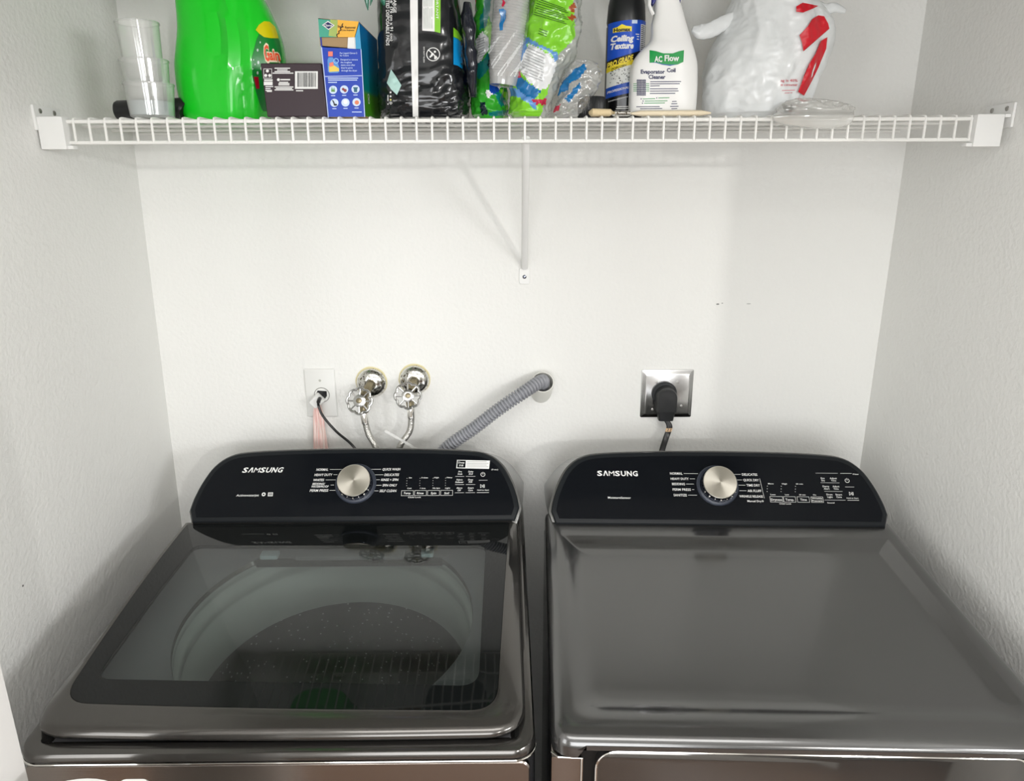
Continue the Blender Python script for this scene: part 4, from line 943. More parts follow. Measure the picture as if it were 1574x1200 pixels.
flm = plain('flap_teal_green', 70, 165, 140, 0.4); fl = slab(L0, at(518, 57, YB), at(518, 31, YB), T0, E_).build('torn_flap', flm, o)
slab(at(517.5, 57, YB-0.0002), L1, T1, at(518.5, 30.4, YB-0.0002), E_).build('torn_flap', plain('flap_orange', 240, 180, 62, 0.4), o)
slab(at(505, 55, YB-0.0004), at(518, 57, YB-0.0004), at(519, 31, YB-0.0004), at(508, 30, YB-0.0004), Vector((0, .0003, 0))).build('torn_flap', plain('flap_lime', 165, 185, 100, 0.4), o)
slab(T0, T1, K1, K0, Vector((0, 0, -0.001))).build('top_panel', plain('top_dull_orange', 150, 110, 60, 0.5), o)
slab(at(492, 70, YB+.004), at(540, 74, YB+.004), at(536, 55, YB+.004), at(491, 55, YB+.004), Vector((0, .001, 0))).build('inner_card', M['tan'], o)
slab(at(534, 74, YB+.002), at(549, 77, YB+.002), at(547, 57, YB+.002), at(535, 57, YB+.002), Vector((0, .001, 0))).build('torn_edge', M['white'], o)
slab(at(547, 76, YB), at(555.3, 76, YB), at(552, 36, YB), at(546, 56, YB), E_).build('torn_edge', plain('pale_blue_card', 70, 160, 205), o)
f = uv(pb(YB-0.0008)); f2 = uv(pb(YB-0.0014)); f3 = uv(pb(YB-0.0019))
mb = MB(); flat(mb, [(498, -118.2), (557, -116.8), (557, -115.6), (498, -117.0)], f)
flat(mb, [(493.5, -72.5), (495, -72.5), (505.4, -181), (504, -181)], f); flat(mb, [(554.3, -75.5), (555.5, -75.5), (561.3, -180), (560, -180)], f)
mb.build('panel_edges', plain('pale_blue_print', 190, 205, 240), fr, sharp=0)
pic = MB(); flat(pic, [(503.5, -92), (505, -88), (511, -88), (513.5, -91), (519, -96), (521.5, -104), (522, -110), (519, -112), (507, -112), (504, -110)], f); pic.build('bottle_picture', plain('picture_blue', 92, 150, 215), fr, sharp=0)
pic = MB(); flat(pic, [(505.5, -102), (511, -99), (521, -105), (521, -109.5), (506, -110.5)], f2); pic.build('picture_patch', plain('picture_yellow', 235, 205, 90), fr, sharp=0)
pic = MB(); flat(pic, rect(504.5, -86.5, 511.5, -79), f2); flat(pic, [(506, -97), (512, -95), (513, -101), (507, -103)], f3); pic.build('picture_cap', plain('picture_coral', 240, 130, 110), fr, sharp=0)
pic = MB(); ringp(pic, 516.5, -93.5, 3.0, 4.2, f2, 0, 18); pic.build('picture_handle', plain('picture_light', 150, 195, 240), fr, sharp=0)
mb = MB(); letter(mb, [('For Liquid Clorox 2', 522.5, 549, -81.5, 2.6), ('for Colors', 522.5, 536, -85.2, 2.4), ('Designed to remove', 523.5, 550, -91.5, 2.4), ('the toughest', 523.5, 541, -95.7, 2.6), ('stains even after', 524, 546, -99.8, 2.6), ("they've gone", 524, 542, -104, 2.6), ('through the dryer', 524.5, 549, -108.3, 2.6)], f, 0, 0.012)
for vv, x0, x1 in ((120, 504, 550.5), (123, 504.5, 549), (126.5, 504.5, 518)): flat(mb, rect(x0, -vv-.7, x1, -vv+.7), f)
for (uu, vv) in ((512, 138), (529, 137.5), (546.5, 137), (514, 158), (531, 157.5), (548, 157)):
    flat(mb, disc(uu, -vv, 6.3, 24), f); flat(mb, rect(uu-3.2, -vv-9.6, uu+3.2, -vv-8.4), f)
flat(mb, rect(541, -172.7, 556, -171.5), f)
mb.build('white_print', plain('print_pale', 205, 222, 245), fr, sharp=0)
for nm, col, pls in (('icon_green', (95, 150, 60), ([(509, -141), (510, -133), (512, -139), (513.5, -134), (515, -141)],)), ('icon_brown', (150, 70, 70), (disc(527.5, -137, 2.2, 8), disc(530.5, -139, 2.6, 8))), ('icon_teal', (40, 100, 120), ([(542.5, -134), (550.5, -134), (549, -137), (549, -141.5), (544, -141.5), (544, -137)],)), ('icon_dark', (25, 30, 40), (disc(515.5, -161, 2.8, 10, 1.6), [(510, -153), (513, -155), (515, -160), (513, -160)])), ('icon_white', (245, 245, 240), (disc(531, -156.5, 3.4, 12),)), ('icon_orange', (225, 130, 90), (disc(548.5, -157.5, 3.4, 10),))):
    mb = MB(); [flat(mb, p_, f2) for p_ in pls]; mb.build(nm, plain(nm, *col), fr, sharp=0)
mb = MB(); flat(mb, [(495, -38.5), (504, -32), (514.5, -39), (505, -46)], f2); mb.build('diamond_border', M['ink'], fl, sharp=0)
mb = MB(); flat(mb, [(497, -38.6), (504, -33.8), (512.5, -39), (505, -44.4)], f3); mb.build('diamond', plain('diamond_navy', 22, 30, 90), fl, sharp=0)
mb = MB(); letter(mb, [('Clorox', 498.5, 511.2, -38.9, 3.4)], uv(pb(YB-0.0024)), 0, 0.03); mb.build('lettering', M['ink'], fl, sharp=0)
mb = MB(); letter(mb, [('Stain', 519, 528, -40.5, 3.4), ('Remover', 530.5, 547, -42.0, 3.6), ('& Color Brightener', 523, 545, -46.3, 2.0)], f2, 0, 0.02)
mb.build('lettering', plain('print_brown', 60, 40, 20), fl, sharp=0)
mb = MB(); zz = [(527, 36), (525.5, 39), (527, 41), (523, 43), (524.5, 46), (520.5, 48), (521.5, 51), (517.5, 53), (518.5, 57)]
for (p0, p1) in zip(zz, zz[1:]):
    d_ = Vector((p1[0]-p0[0], p1[1]-p0[1])).normalized(); n_ = Vector((-d_.y, d_.x))*.7; flat(mb, [(p0[0]-n_.x, -p0[1]+n_.y), (p1[0]-n_.x, -p1[1]+n_.y), (p1[0]+n_.x, -p1[1]-n_.y), (p0[0]+n_.x, -p0[1]-n_.y)], f2)
mb.build('tear_line', plain('tear_dark', 45, 35, 20), fl, sharp=0)
mb = MB()
for zz_, in ((0.034,), (0.026,)):
    ringp(mb, 0.020, zz_, 0.0028, 0.0038, lambda x, y: Vector((0.0009+x*0.0135/0.088, x, y)), 0, 16)
mb.build('side_rings', M['ink'], sd, sharp=0)

# black pack of disposable pads
def pdisp(p):
    u, v = px(p); k = 1.0 if v > 118 else (0.22 if v < 95 else 0.22+0.78*(v-95)/23)
    return k*ridg(Vector((p.x*0.9+0.5*p.z, p.y, p.z*1.3-p.x*0.5)), 38, 0.0045, 3.3) if p.z > ZD+0.004 else 0
M['padfilm'] = mat('black_glossy_film', (0.010, 0.011, 0.013), 0.17, coat=0.3)
pdisp_ = pdisp
pk = Blob([(181, 592, 713, -.205, .070), (176, 590, 718, -.205, .080), (160, 588, 720, -.205, .082), (130, 587, 719, -.205, .083), (90, 586, 716, -.205, .083), (45, 585, 713, -.205, .083), (0, 585, 706, -.205, .083), (-60, 584, 700, -.205, .080), (-100, 588, 694, -.205, .074), (-116, 600, 682, -.205, .05)], 3.6, 90, 96, pdisp, ZD)
o = thing('pad_pack', 'tall black film-wrapped pack of disposable pads with a white strap', 'pack', (-0.165, -.205, ZD))
mb = MB(); pk.mesh(mb); mb.build('pack_body', M['padfilm'], o)
ps = lambda o_: (lambda u, v: pk.stick(u, v, o_))
mb = MB(); drape(mb, [(629, -100), (641.5, -100), (642.5, 60), (643, 179.5), (634.5, 179.5), (631, 60)], ps(0.0022), 0, 8); mb.build('strap', M['white'], o)
ud = lambda o_, u0: (lambda x, y: pk.stick(u0+y, x, o_))
mb = MB()
letter(mb, [('UNSCENTED DISPOSABLE PADS', -26, 70, 0, 5.2)], ud(0.0012, 596.0), 0, 0.02); letter(mb, [('30" x 36" (76 cm x 91 cm)', -22, 63, 0, 4.6)], ud(0.0012, 602.0), 0, 0.015); letter(mb, [('X-LARGE', -13, 19.5, 0, 4.6)], ud(0.0012, 607.0), 0, 0.015)
letter(mb, [('DO NOT FLUSH', 72, 96, 0, 2.2)], ud(0.0014, 651.8), 0, 0.01)
mb.build('lettering', M['ink'], o, sharp=0)
mb = MB(); psu = uv(ps(0.0014))
ringp(mb, 665.8, -83.5, 9.3, 10.6, psu, 0, 36)
for (a_, b_) in (((659, 77), (673, 90)),):
    flat(mb, [(a_[0]-.6, -a_[1]-.6), (b_[0]-.6, -b_[1]-.6), (b_[0]+.6, -b_[1]+.6), (a_[0]+.6, -a_[1]+.6)], psu)
flat(mb, disc(668.5, -79.5, 1.7, 10), psu); flat(mb, [(663.5, -81), (667, -82), (665, -86), (661, -89), (660, -87), (662, -85)], psu); flat(mb, [(667.5, -86), (671.5, -86), (670.5, -91), (667.5, -91)], psu)
mb.build('flush_symbol', M['ink'], o, sharp=0)
mb = MB()
for vv in (142, 148): flat(mb, disc(600.3, -vv, 1.5, 10), psu)
ringp(mb, 600.8, -158.5, 1.2, 1.9, psu, 0, 14); flat(mb, rect(595.6, -161, 597, -146), psu)
mb.build('absorbency_dots', M['ink'], o, sharp=0)
mb = MB(); flat(mb, disc(600.4, -153.3, 1.5, 10), psu); mb.build('dot', plain('dot_yellow', 210, 205, 120), o, sharp=0)
mb = MB(); drape(mb, [(601, 106.5), (609, 118), (617, 131), (610, 146), (601, 137), (594.5, 127.5)], ps(0.0016)); mb.build('pad_picture', plain('pale_teal_pad', 178, 214, 206), o)
mb = MB(); drape(mb, [(649.5, -60), (668, -60), (668, 48.5), (649, 47)], ps(0.0018), 0, 8); lw = mb.build('spec_label', M['white'], o)
mb = MB(); drape(mb, [(668, -60), (677.5, -60), (677, 51), (668, 48.5)], ps(0.0018), 0, 8); mb.build('label_band', plain('label_lime', 130, 200, 40), lw)
mb = MB(); l2 = uv(ps(0.0024))
for k in range(5): flat(mb, rect(651.5+3*k, -44, 652.3+3*k, -13+(k % 3)), l2)
for k in range(5): flat(mb, rect(651.5+3*k, -10, 652.3+3*k, 8), l2)
mb.build('label_lines', plain('line_grey', 170, 185, 175), lw, sharp=0)
mb = MB(); letter(mb, [('IMPORTANT', -16, 29, 0, 3.6)], ud(0.0024, 672.2), 0, 0.01); mb.build('lettering', M['white'], lw, sharp=0)
mb = MB(); drape(mb, [(697, 57), (704, 60), (711, 68), (711, 106), (704, 101), (697, 99)], ps(0.0018)); mb.build('side_label', plain('label_sky', 0, 140, 205), o)
mb = MB(); drape(mb, [(697, 42), (704, 48), (711, 60), (711, 67), (704, 59.5), (697, 56.5)], ps(0.0018)); mb.build('side_label', plain('label_lime', 130, 200, 40), o)

# teal wrapper with tips hanging at the pack's upper left
o_ = MB(); zt_ = pk.rings[-1][0].z
o_.loft([[Vector((-0.20+x*1.0, -0.215+y, z)) for x, y in rrect(h, h*0.8, h*0.3, 4)] for z, h in ((zt_+0.001, 0.050), (zt_+0.012, 0.056), (zt_+0.03, 0.048), (zt_+0.04, 0.02))])
for (u0, v0, u1, v1, r0) in ((560, -40, 565.5, 16, .010), (576, -34, 569, 9, .006), (584, -30, 596, 18, .013)):
    pth = crom([Vector((-0.235, -0.23, zt_+0.02)), at(u0, -130, -0.272), at(u0, v0, -0.278), at(u1, v1, -0.276)], 5)
    o_.tube(pth, 0.005, 10, rad=[r0*(1-0.95*(i/(len(pth)-1))**3) for i in range(len(pth))])
o_ = o_.build('wrapper_tail', film('teal_film', rgb(20, 120, 92), 0.8, 0.15, 0.5), o); o_['label'] = 'teal film with pointed tips'

# ---- cups inside printed bags
cols = [('bag_clear', (206, 212, 205)), ('bag_green', (52, 160, 44)), ('bag_lime', (132, 208, 52)), ('bag_teal', (8, 120, 116)), ('bag_blue', (20, 72, 170)), ('bag_white', (228, 230, 230)), ('bag_sky', (98, 150, 210)), ('bag_red', (190, 40, 70)), ('bag_dark', (16, 40, 46)), ('bag_brown', (160, 80, 40)), ('bag_ink', (20, 110, 170))]
BM = [mat(n_, rgb(*c_), 0.2, coat=0.25) for n_, c_ in cols]; BM[0] = film('bag_clear_film', rgb(214, 218, 212), 0.42, 0.15, 0.8)
def picker(polys, default=0):
    def pick(c):
        u, v = px(c)
        u += 2.0*noise.noise(c*170); v += 2.0*noise.noise(c*170+Vector((9, 3, 1)))
        for mi, pl in polys:
            if inside(u, v, pl): return mi
        return default
    return pick
def bag(name, label, cat, rows, polys, default, amp, seed, exp=2.2, m=110, n=130, mats=BM, zmin=ZD, sc=34):
    B = Blob(rows, exp, m, n, lambda p: ridg(p, sc, amp, seed) if p.z > ZD+0.006 else 0, zmin)
    mb = MB(); B.mesh(mb, picker(polys, default)); o = mb.build(name, mats, sharp=0); tag(o, label, cat)
    return B, o
B1, o1 = bag('printed_bag', 'green, teal and blue printed plastic bag wrinkled against the black pack', 'bag',
    [(181, 731, 776, -.205, .045), (174, 727, 779, -.205, .050), (150, 727, 778, -.205, .048), (120, 728, 777, -.20, .046), (90, 729, 779, -.195, .040), (60, 729, 775, -.195, .038), (30, 731, 764, -.19, .034), (0, 733, 760, -.188, .032), (-50, 735, 758, -.185, .026), (-70, 742, 756, -.18, .012)],
    [(8, [(752, 82), (757, 86), (762, 112), (756, 116), (750, 100)]), (5, [(742, 47), (752, 62), (752, 72), (740, 93), (730, 99), (731, 62), (737, 52)]), (3, [(740, -60), (757, -60), (754, 12), (748, 40), (738, 47), (737, 30), (744, 10)]), (7, [(723, -20), (732, -20), (731, 12), (724, 12)]),
     (5, [(750, 136), (757, 144), (751, 151), (746, 142)]), (5, [(764, 122), (771, 132), (768, 136), (762, 128)]), (4, [(752, 128), (765, 122), (768, 140), (758, 145), (752, 138)]), (3, [(758, 142), (766, 140), (778, 157), (770, 165)]), (8, [(738, 158), (746, 156), (748, 175), (740, 178)]),
     (3, [(752, 172), (790, 168), (782, 178), (752, 178)]), (4, [(710, 62), (730, 55), (732, 122), (728, 138), (710, 138)]), (3, [(730, 98), (742, 93), (752, 80), (758, 96), (740, 118), (730, 122)]), (2, [(757, 92), (768, 98), (784, 122), (772, 132), (763, 118)]), (2, [(745, 30), (752, 30), (764, 70), (757, 88), (752, 62), (744, 46)]), (2, [(768, 136), (800, 150), (818, 182), (774, 182), (780, 158)]), (0, [(733, -60), (790, -60), (790, 92), (762, 92), (764, 60), (750, 20)])], 1, 0.0055, 1.7)
# the sleeve of nested clear cups
M['clearcup'] = film('clear_cup_plastic', (0.72, 0.73, 0.72), 0.42, 0.1, 1.0)
ctop, cbot = at(786, 0, -0.276), at(775, 112, -0.276); axc = (ctop-cbot).normalized()
me_mb = MB(); me_mb.lathe([(0.0245, -0.020), (0.0268, -0.004), (0.0285, -0.001), (0.0290, 0), (0.0285, 0.001), (0.0270, -0.002), (0.0240, -0.019), (0, -0.019)], (0, 0, 0), (0, 0, 1), 30, cap0=False, cap1=False)
first = None; L_ = (ctop-cbot).length
for k in range(34):
    if first is None:
        c_ = me_mb.build('clear_cup', M['clearcup']); first = c_
    else: c_ = first.copy(); C.objects.link(c_)
    tag(c_, 'clear plastic cup nested in the long sleeve between the printed bags', 'cup', 'clear cups in the sleeve')
    p = cbot + axc*(L_*k/26); c_.location = p; sc_ = 0.92+0.10*k/26; c_.scale = (sc_, sc_, 1)
    c_.rotation_euler = axc.to_track_quat('Z', 'Y').to_euler()
B2, o2 = bag('printed_bag', 'lime green printed plastic bag with a white instruction label, leaning right', 'bag',
    [(181, 790, 840, -.245, .040), (174, 785, 843, -.245, .046), (150, 787, 850, -.245, .048), (120, 785, 862, -.245, .048), (90, 789, 882, -.245, .047), (60, 798, 892, -.245, .045), (30, 806, 891, -.245, .044), (0, 815, 890, -.245, .042), (-50, 822, 888, -.245, .036), (-70, 835, 870, -.245, .012)],
    [(9, [(779, 97), (790, 86), (796, 100), (786, 104)]), (7, [(785, 110), (800, 108), (802, 118), (788, 121)]), (9, [(874, 10), (882, 3), (886, 12), (880, 20)]), (9, [(872, 26), (880, 20), (886, 26), (878, 33)]), (5, [(811.5, 67), (826, 73), (843, 82), (856, 96), (846, 128), (832, 140), (815, 128), (797, 105)]),
     (6, [(808, 56), (830, 68), (858, 82), (856, 96), (843, 80), (812, 65), (802, 92), (797, 105), (796, 92)]), (10, [(787, 124), (800, 119), (832, 140), (822, 152), (806, 146), (796, 138)]), (7, [(818, 152), (840, 152), (838, 162), (824, 160)]), (6, [(780, 130), (796, 138), (822, 152), (826, 170), (800, 150), (782, 146)]),
     (2, [(780, 152), (802, 150), (826, 168), (832, 184), (778, 184)]), (0, [(858, 84), (882, 60), (900, 60), (900, 190), (828, 190), (838, 150), (846, 128)]), (0, [(880, -60), (900, -60), (900, 60), (884, 60)])], 2, 0.0055, 5.2)
mb = MB(); sf_ = lambda u, v: at(u+1.2*math.sin(v*.3), v, -0.3085-0.0015*math.sin(v*0.21+u*0.3))
for pl_ in ([(768, 14), (775, 13), (777, 22), (773, 26), (776, 32), (772, 46), (767, 47), (769, 34)], [(774, 13), (779, 16), (778, 21), (773, 19)]): drape(mb, pl_, sf_, 0, 4)
mb.build('sleeve_print', BM[10], o1, sharp=0)
mb = MB(); drape(mb, [(770, -6), (775, -8), (774, 0), (776, 4), (773, 11), (770, 8), (772, 2)], sf_, 0, 4); mb.build('sleeve_print', BM[7], o1, sharp=0)
mb = MB(); drape(mb, [(742, -60), (818, -60), (812, 40), (800, 118), (760, 116), (744, 60)], lambda u, v: at(u, v, -0.3080-0.0005*math.sin(v*0.21+u*0.3)), 0, 5); mb.build('sleeve_film', film('sleeve_clear_film', (0.9, 0.9, 0.9), 0.04, 0.1, 0.2), o1, sharp=0)
mb = MB(); f = lambda u, v: B2.stick(u, v, 0.0018)
def tilted(mb, f, u0, v0, u1, v1, t): drape(mb, [(u0, v0-t), (u1, v1-t), (u1, v1+t), (u0, v0+t)], f, 0, 9)
for k in range(8): tilted(mb, f, 826-0.9*k, -2+3.4*k, 868+(k % 3)*3, 13+3.4*k, .45)
for k in range(3): tilted(mb, f, 829-k, 44+3.5*k, 842-k, 49+3.5*k, .5)
mb.build('bag_print', plain('print_darkgreen', 30, 70, 20), o2, sharp=0)
mb = MB()
for k in range(10): tilted(mb, f, 811-1.3*k, 73+4.2*k, 838-(k % 3)-.4*k, 85+4.4*k, .35)
mb.build('bag_print', plain('print_grey', 120, 122, 126), o2, sharp=0)
mb = MB(); f = lambda u, v: B1.stick(u, v, 0.0018)
for k in range(9): tilted(mb, f, 733, 62+4.0*k, 745-(k % 2), 57+4.0*k, .4)
mb.build('bag_print', plain('print_grey', 120, 122, 126), o1, sharp=0)
# dark fold of a bin bag squeezed between pack and printed bag
B_, o = bag('black_plastic_bag', 'narrow black plastic bag squeezed between the pad pack and the printed bag', 'bag',
    [(150, 724, 731, -.262, .008), (120, 719, 733, -.270, .014), (90, 716, 733, -.274, .015), (60, 713, 732, -.278, .015), (25, 710, 728, -.278, .014), (4, 714, 722, -.276, .006)], [], 0, 0.003, 8.1, 2.2, 40, 40, [mat('black_bag_film', (0.012, 0.014, 0.022), 0.15, coat=0.3)], None)
# clear crinkled film
CF = film('clear_crinkled_film', rgb(225, 226, 222), 0.22, 0.08, 1.6)
B3, o = bag('clear_wrapper', 'clear crinkled plastic wrapper with blue print before the spray can', 'wrapper',
    [(181, 855, 884, -.262, .022), (175, 854, 892, -.262, .027), (150, 861, 908, -.262, .026), (125, 866, 920, -.262, .022), (105, 876, 922, -.262, .018), (92, 888, 905, -.262, .006)],
    [(1, [(853, 152), (860, 130), (872, 118), (884, 106), (898, 98), (901, 106), (890, 120), (876, 128), (872, 138), (862, 142)]), (1, [(868, 152), (890, 128), (893, 134), (874, 158)]), (2, [(842, 176), (852, 164), (862, 160), (858, 170)])], 0, 0.0065, 2.9, 2.2, 80, 90, [CF, BM[10], BM[7]], ZD, 45)
# ribbed black cap lying in it
cpc = at(912, 162, -0.272)
o = thing('ribbed_cap', 'black ribbed screw cap behind the paint brush bristles', 'cap', (cpc.x, -0.245, ZD))
mb = MB(); prof = []
for k in range(96): r_ = 0.0228+(0.0009 if k % 2 else 0); prof.append((r_*math.cos(2*PI*k/96), r_*math.sin(2*PI*k/96)))
mb.loft([[Vector((x*s_, y*s_, z)) for x, y in prof] for z, s_ in ((0, 0.94), (0.002, 1), (0.031, 1), (0.034, 0.94))]); mb.build('cap_body', M['black'], o)
# paint brush lying along the shelf front
yb = -0.284; z0 = ZD
o = thing('paint_brush', 'paint brush lying at the shelf front, its long pale handle under the spray bottle', 'brush', (0.21, yb, ZD))
def xu(u): return at(u, 176, yb).x
def bar(x0, x1, y0, y1, h0, h1, nm, m, hy0=0.011, hy1=0.011):
    m_ = MB(); rings = []
    for k in range(9):
        t = k/8; e = min(1, min(t, 1-t)*9+0.35); h = h0+(h1-h0)*t; hy = (hy0+(hy1-hy0)*t)*e
        rings.append([Vector((x0+(x1-x0)*t, yb+a_, z0+h/2+b_*e)) for a_, b_ in rrect(hy, h/2, min(h, hy)*0.45, 4)])
    m_.loft(rings); return m_.build(nm, m, o)
bar(xu(905), xu(942), 0, 0, 0.0115, 0.0105, 'bristles', M['bristle'], 0.014, 0.012)
bar(xu(940), xu(971), 0, 0, 0.0085, 0.0080, 'ferrule', M['wornchrome'], 0.0115, 0.010)
bar(xu(969), xu(1092), 0, 0, 0.0080, 0.0085, 'handle', M['wood'], 0.009, 0.010)

# ---- spray can
cc = at(957, 176, -0.205); CR = 0.0335
o = thing('spray_can', 'blue and black ceiling texture spray can with a black top', 'can', (cc.x, -0.205, ZD))
can = o
mb = MB(); mb.lathe([(CR-0.002, 0), (CR, 0.003), (CR, 0.150), (CR-0.003, 0.156)], (0, 0, 0), (0, 0, 1), 56); mb.build('can_body', plain('can_black', 14, 14, 16, 0.25), can)
mb = MB(); mb.lathe([(CR-0.001, 0.154), (CR, 0.158), (CR-0.002, 0.185), (CR-0.009, 0.215), (CR-0.010, 0.24), (0.0, 0.243)], (0, 0, 0), (0, 0, 1), 56); mb.build('can_top', M['black'], can)
def cz(v): return at(957, v, -0.237).z - ZD
def cf(off):                           # photo pixel on the can's front, wrapped round it
    def f(u, v):
        a = math.asin(max(-0.995, min(0.995, (u-957)/28.8))); r = CR+off; return Vector((r*math.sin(a), -r*math.cos(a), cz(v)))
    return f
def cpatch(nm, poly, col, off=0.0004, par=None): mb = MB(); drape(mb, poly, cf(off), 0, 4); return mb.build(nm, plain('can_'+nm, *col, 0.25), par or can)
lbl = cpatch('label', [(929.5, 33), (985, 29), (985, 100), (929.5, 100)], (24, 78, 190))
cpatch('popcorn_band', [(929.5, 98), (985, 84), (985, 128), (929.5, 136)], (222, 224, 220), 0.0006, lbl)
cpatch('grade_band', [(929.5, 92), (957, 84), (985, 74), (985, 88), (957, 96), (929.5, 104)], (12, 12, 14), 0.0009, lbl)
cpatch('yellow_band', [(929.5, 102), (957, 95), (985, 87), (985, 94), (957, 101), (929.5, 110)], (232, 212, 50), 0.0011, lbl)
cpatch('blue_band', [(929.5, 134), (957, 127), (985, 120), (985, 138), (957, 144), (929.5, 150)], (28, 78, 180), 0.0009, lbl)
cpatch('black_base', [(929.5, 147), (957, 141), (985, 135), (985, 172), (957, 174), (929.5, 175)], (14, 14, 16), 0.0007, lbl)
cpatch('grey_patch', [(944.5, 150), (957.5, 148), (957.5, 165), (944.5, 166)], (110, 112, 114), 0.0010, lbl)
cpatch('barcode', [(975, 36), (984.5, 35), (984.5, 88), (975, 88)], (225, 226, 228), 0.0007, lbl)
cpatch('logo_house', [(935.5, 49), (935.5, 42), (941, 41), (947, 37), (953, 40), (961, 41), (961, 48.5)], (240, 220, 60), 0.0008, lbl)
cpatch('corner_mark', [(961, 31), (969, 30.5), (969, 36), (961, 36.5)], (200, 215, 235), 0.0008, lbl)
mb = MB(); random.seed(4)
for k in range(95):
    uu, vv = random.uniform(934, 972), random.uniform(104, 130); r_ = random.uniform(.4, 1.1); drape(mb, disc(uu, vv, r_, 5, r_*random.uniform(.5, 1.1)), cf(0.0009))
for k in range(17): vv = 37.5+3*k; drape(mb, [(975.6, vv), (984, vv), (984, vv+1.3), (975.6, vv+1.3)], cf(0.0010))
letter(mb, [('Homax', 936.8, 959.5, -45.3, 5.6)], uv(cf(0.0013)), 0, 0.045); mb.build('dark_print', plain('can_ink', 22, 22, 24), lbl, sharp=0)
mb = MB(); letter(mb, [('Ceiling', 933.5, 964.5, -58.6, 9.2, 0.16), ('Texture', 933, 965, -70, 9.2, 0.16)], uv(cf(0.0012)), 0, 0.045)
sl = lambda o_, k, u0: (lambda x, y: cf(o_)(x, -y-(x-u0)*k))
letter(mb, [('PROFESSIONAL RETEXTURE', 931.5, 984, -141.0, 3.6, .1)], sl(0.0013, 0.24, 931), 0, 0.02)
letter(mb, [('KNOCKDOWN ORANGE PEEL', 933, 984, -155.5, 1.8)], sl(0.0013, 0.24, 931), 0, 0.01)
for vv, x0, x1 in ((52.5, 967, 972.5), (56, 969, 972.5), (60, 969, 972.5), (164, 944, 984), (167, 943, 984)): drape(mb, [(x0, vv-.7), (x1, vv-.7), (x1, vv+.6), (x0, vv+.6)], cf(0.0012))
mb.build('lettering', M['ink'], lbl, sharp=0)
mb = MB(); letter(mb, [('PRO GRADE', 930.5, 964.5, -99.3, 8.6, .05)], sl(0.0016, 0.32, 930), 0, 0.045); mb.build('lettering', plain('can_gold', 240, 215, 70), lbl, sharp=0)
mb = MB(); letter(mb, [('POPCORN', 936, 955, -105.5, 3.6, .05)], sl(0.0016, 0.28, 936), 0, 0.02); mb.build('lettering', plain('can_ink', 22, 22, 24), lbl, sharp=0)

# ---- white trigger spray bottle
ys = -0.258
ab = Blob([(171.5, 968.5, 1066, ys, .021), (168, 966.5, 1068.5, ys, .024), (140, 967.5, 1070.5, ys, .026), (112, 969, 1071, ys, .026), (98, 972, 1070.5, ys, .026), (88, 977, 1068.5, ys, .0255), (78, 985, 1066, ys, .025), (70, 993.5, 1063.5, ys, .024), (63, 999, 1061.5, ys, .0225), (55, 1001, 1059, ys, .0215), (40, 1001.5, 1054.5, ys, .020), (20, 1005, 1049, ys, .019), (0, 1004, 1044, ys, .0185), (-30, 1003, 1040, ys, .018), (-45, 1006, 1036, ys, .015)], 3.0, 80, 72, None, ZD+0.0087)
o = thing('spray_bottle', 'white trigger spray bottle standing on the brush handle', 'bottle', (0.235, ys, ZD+0.0087))
mb = MB(); ab.mesh(mb); mb.build('bottle_body', M['white'], o)
mb = MB(); top = ab.rings[-1]; tc_ = sum(top, Vector())/len(top)
mb.loft([[tc_+Vector((x-0.008+dx, y, dz)) for x, y in rrect(hx, 0.013, 0.008, 5)] for dz, hx, dx in ((-0.003, 0.017, 0.006), (0.012, 0.024, 0.0), (0.030, 0.034, -0.006), (0.044, 0.030, -0.006), (0.050, 0.018, 0))]); mb.build('spray_head', M['white'], o)
a_ = at(1003, 10, -0.277)
mb = MB(); mb.loft([[Vector((x+p.x, y-0.270, p.z)) for x, y in rrect(h, 0.006, 0.002, 3)] for p, h in ((at(1001, 11, -.27), .0012), (at(1004, 3, -.27), .0035), (at(1004, -10, -.27), .004), (at(1000, -35, -.27), .004))]); mb.build('trigger', plain('trigger_navy', 20, 24, 110, 0.3), o)
mb = MB(); mb.loft([[Vector((x+p.x, y-0.266, p.z)) for x, y in rrect(h, 0.006, 0.0008, 3)] for p, h in ((at(1043.4, 8, -.266), .0010), (at(1043, 0, -.266), .0022), (at(1041, -20, -.266), .003))]); mb.build('head_clip', plain('trigger_navy', 20, 24, 110, 0.3), o)
mb = MB(); mb.tube([at(1004, 22, -.272), at(1001, 16, -.275), at(998, 8, -.275), at(1000, -20, -.272)], 0.003, 8); mb.build('trigger_guard', M['white'], o)
mb = MB()
for k in range(6): mb.tube([at(1030, 4+9*k, ys-.0150), at(1044+k*1.4, 2+9*k, ys-.012), at(1047.5+k*1.6, 1.5+9*k, ys-.006)], 0.0007, 5)
mb.build('grip_ridges', M['white'], o)
ap = lambda o_: (lambda u, v: ab.stick(u, v, o_))
mb = MB(); wave = [(998.5, 77), (1008, 78.5), (1020, 82), (1034, 82), (1044, 78.5), (1051.5, 77), (1050.5, 95), (1042, 99), (1030, 101), (1018, 99), (1008, 96), (998.5, 96.5)]
drape(mb, wave, ap(0.0007), 0, 5); lbg = mb.build('brand_flag', plain('flag_green', 20, 150, 70, 0.35), o)
mb = MB(); drape(mb, [(999, 96.2), (1008, 95.5), (1018, 98), (1030, 99.4), (1042, 98.4), (1030, 101.2), (1018, 99.3), (1008, 96.4)], ap(0.0010), 0, 5); mb.build('flag_shade', plain('flag_blue', 40, 90, 160, 0.35), lbg)
mb = MB(); letter(mb, [('AC', 1006, 1018, -90.5, 8.8), ('Flow', 1021.5, 1044, -89, 9)], uv(ap(0.0013)), 0, 0.035); mb.build('lettering', M['ink'], lbg, sharp=0)
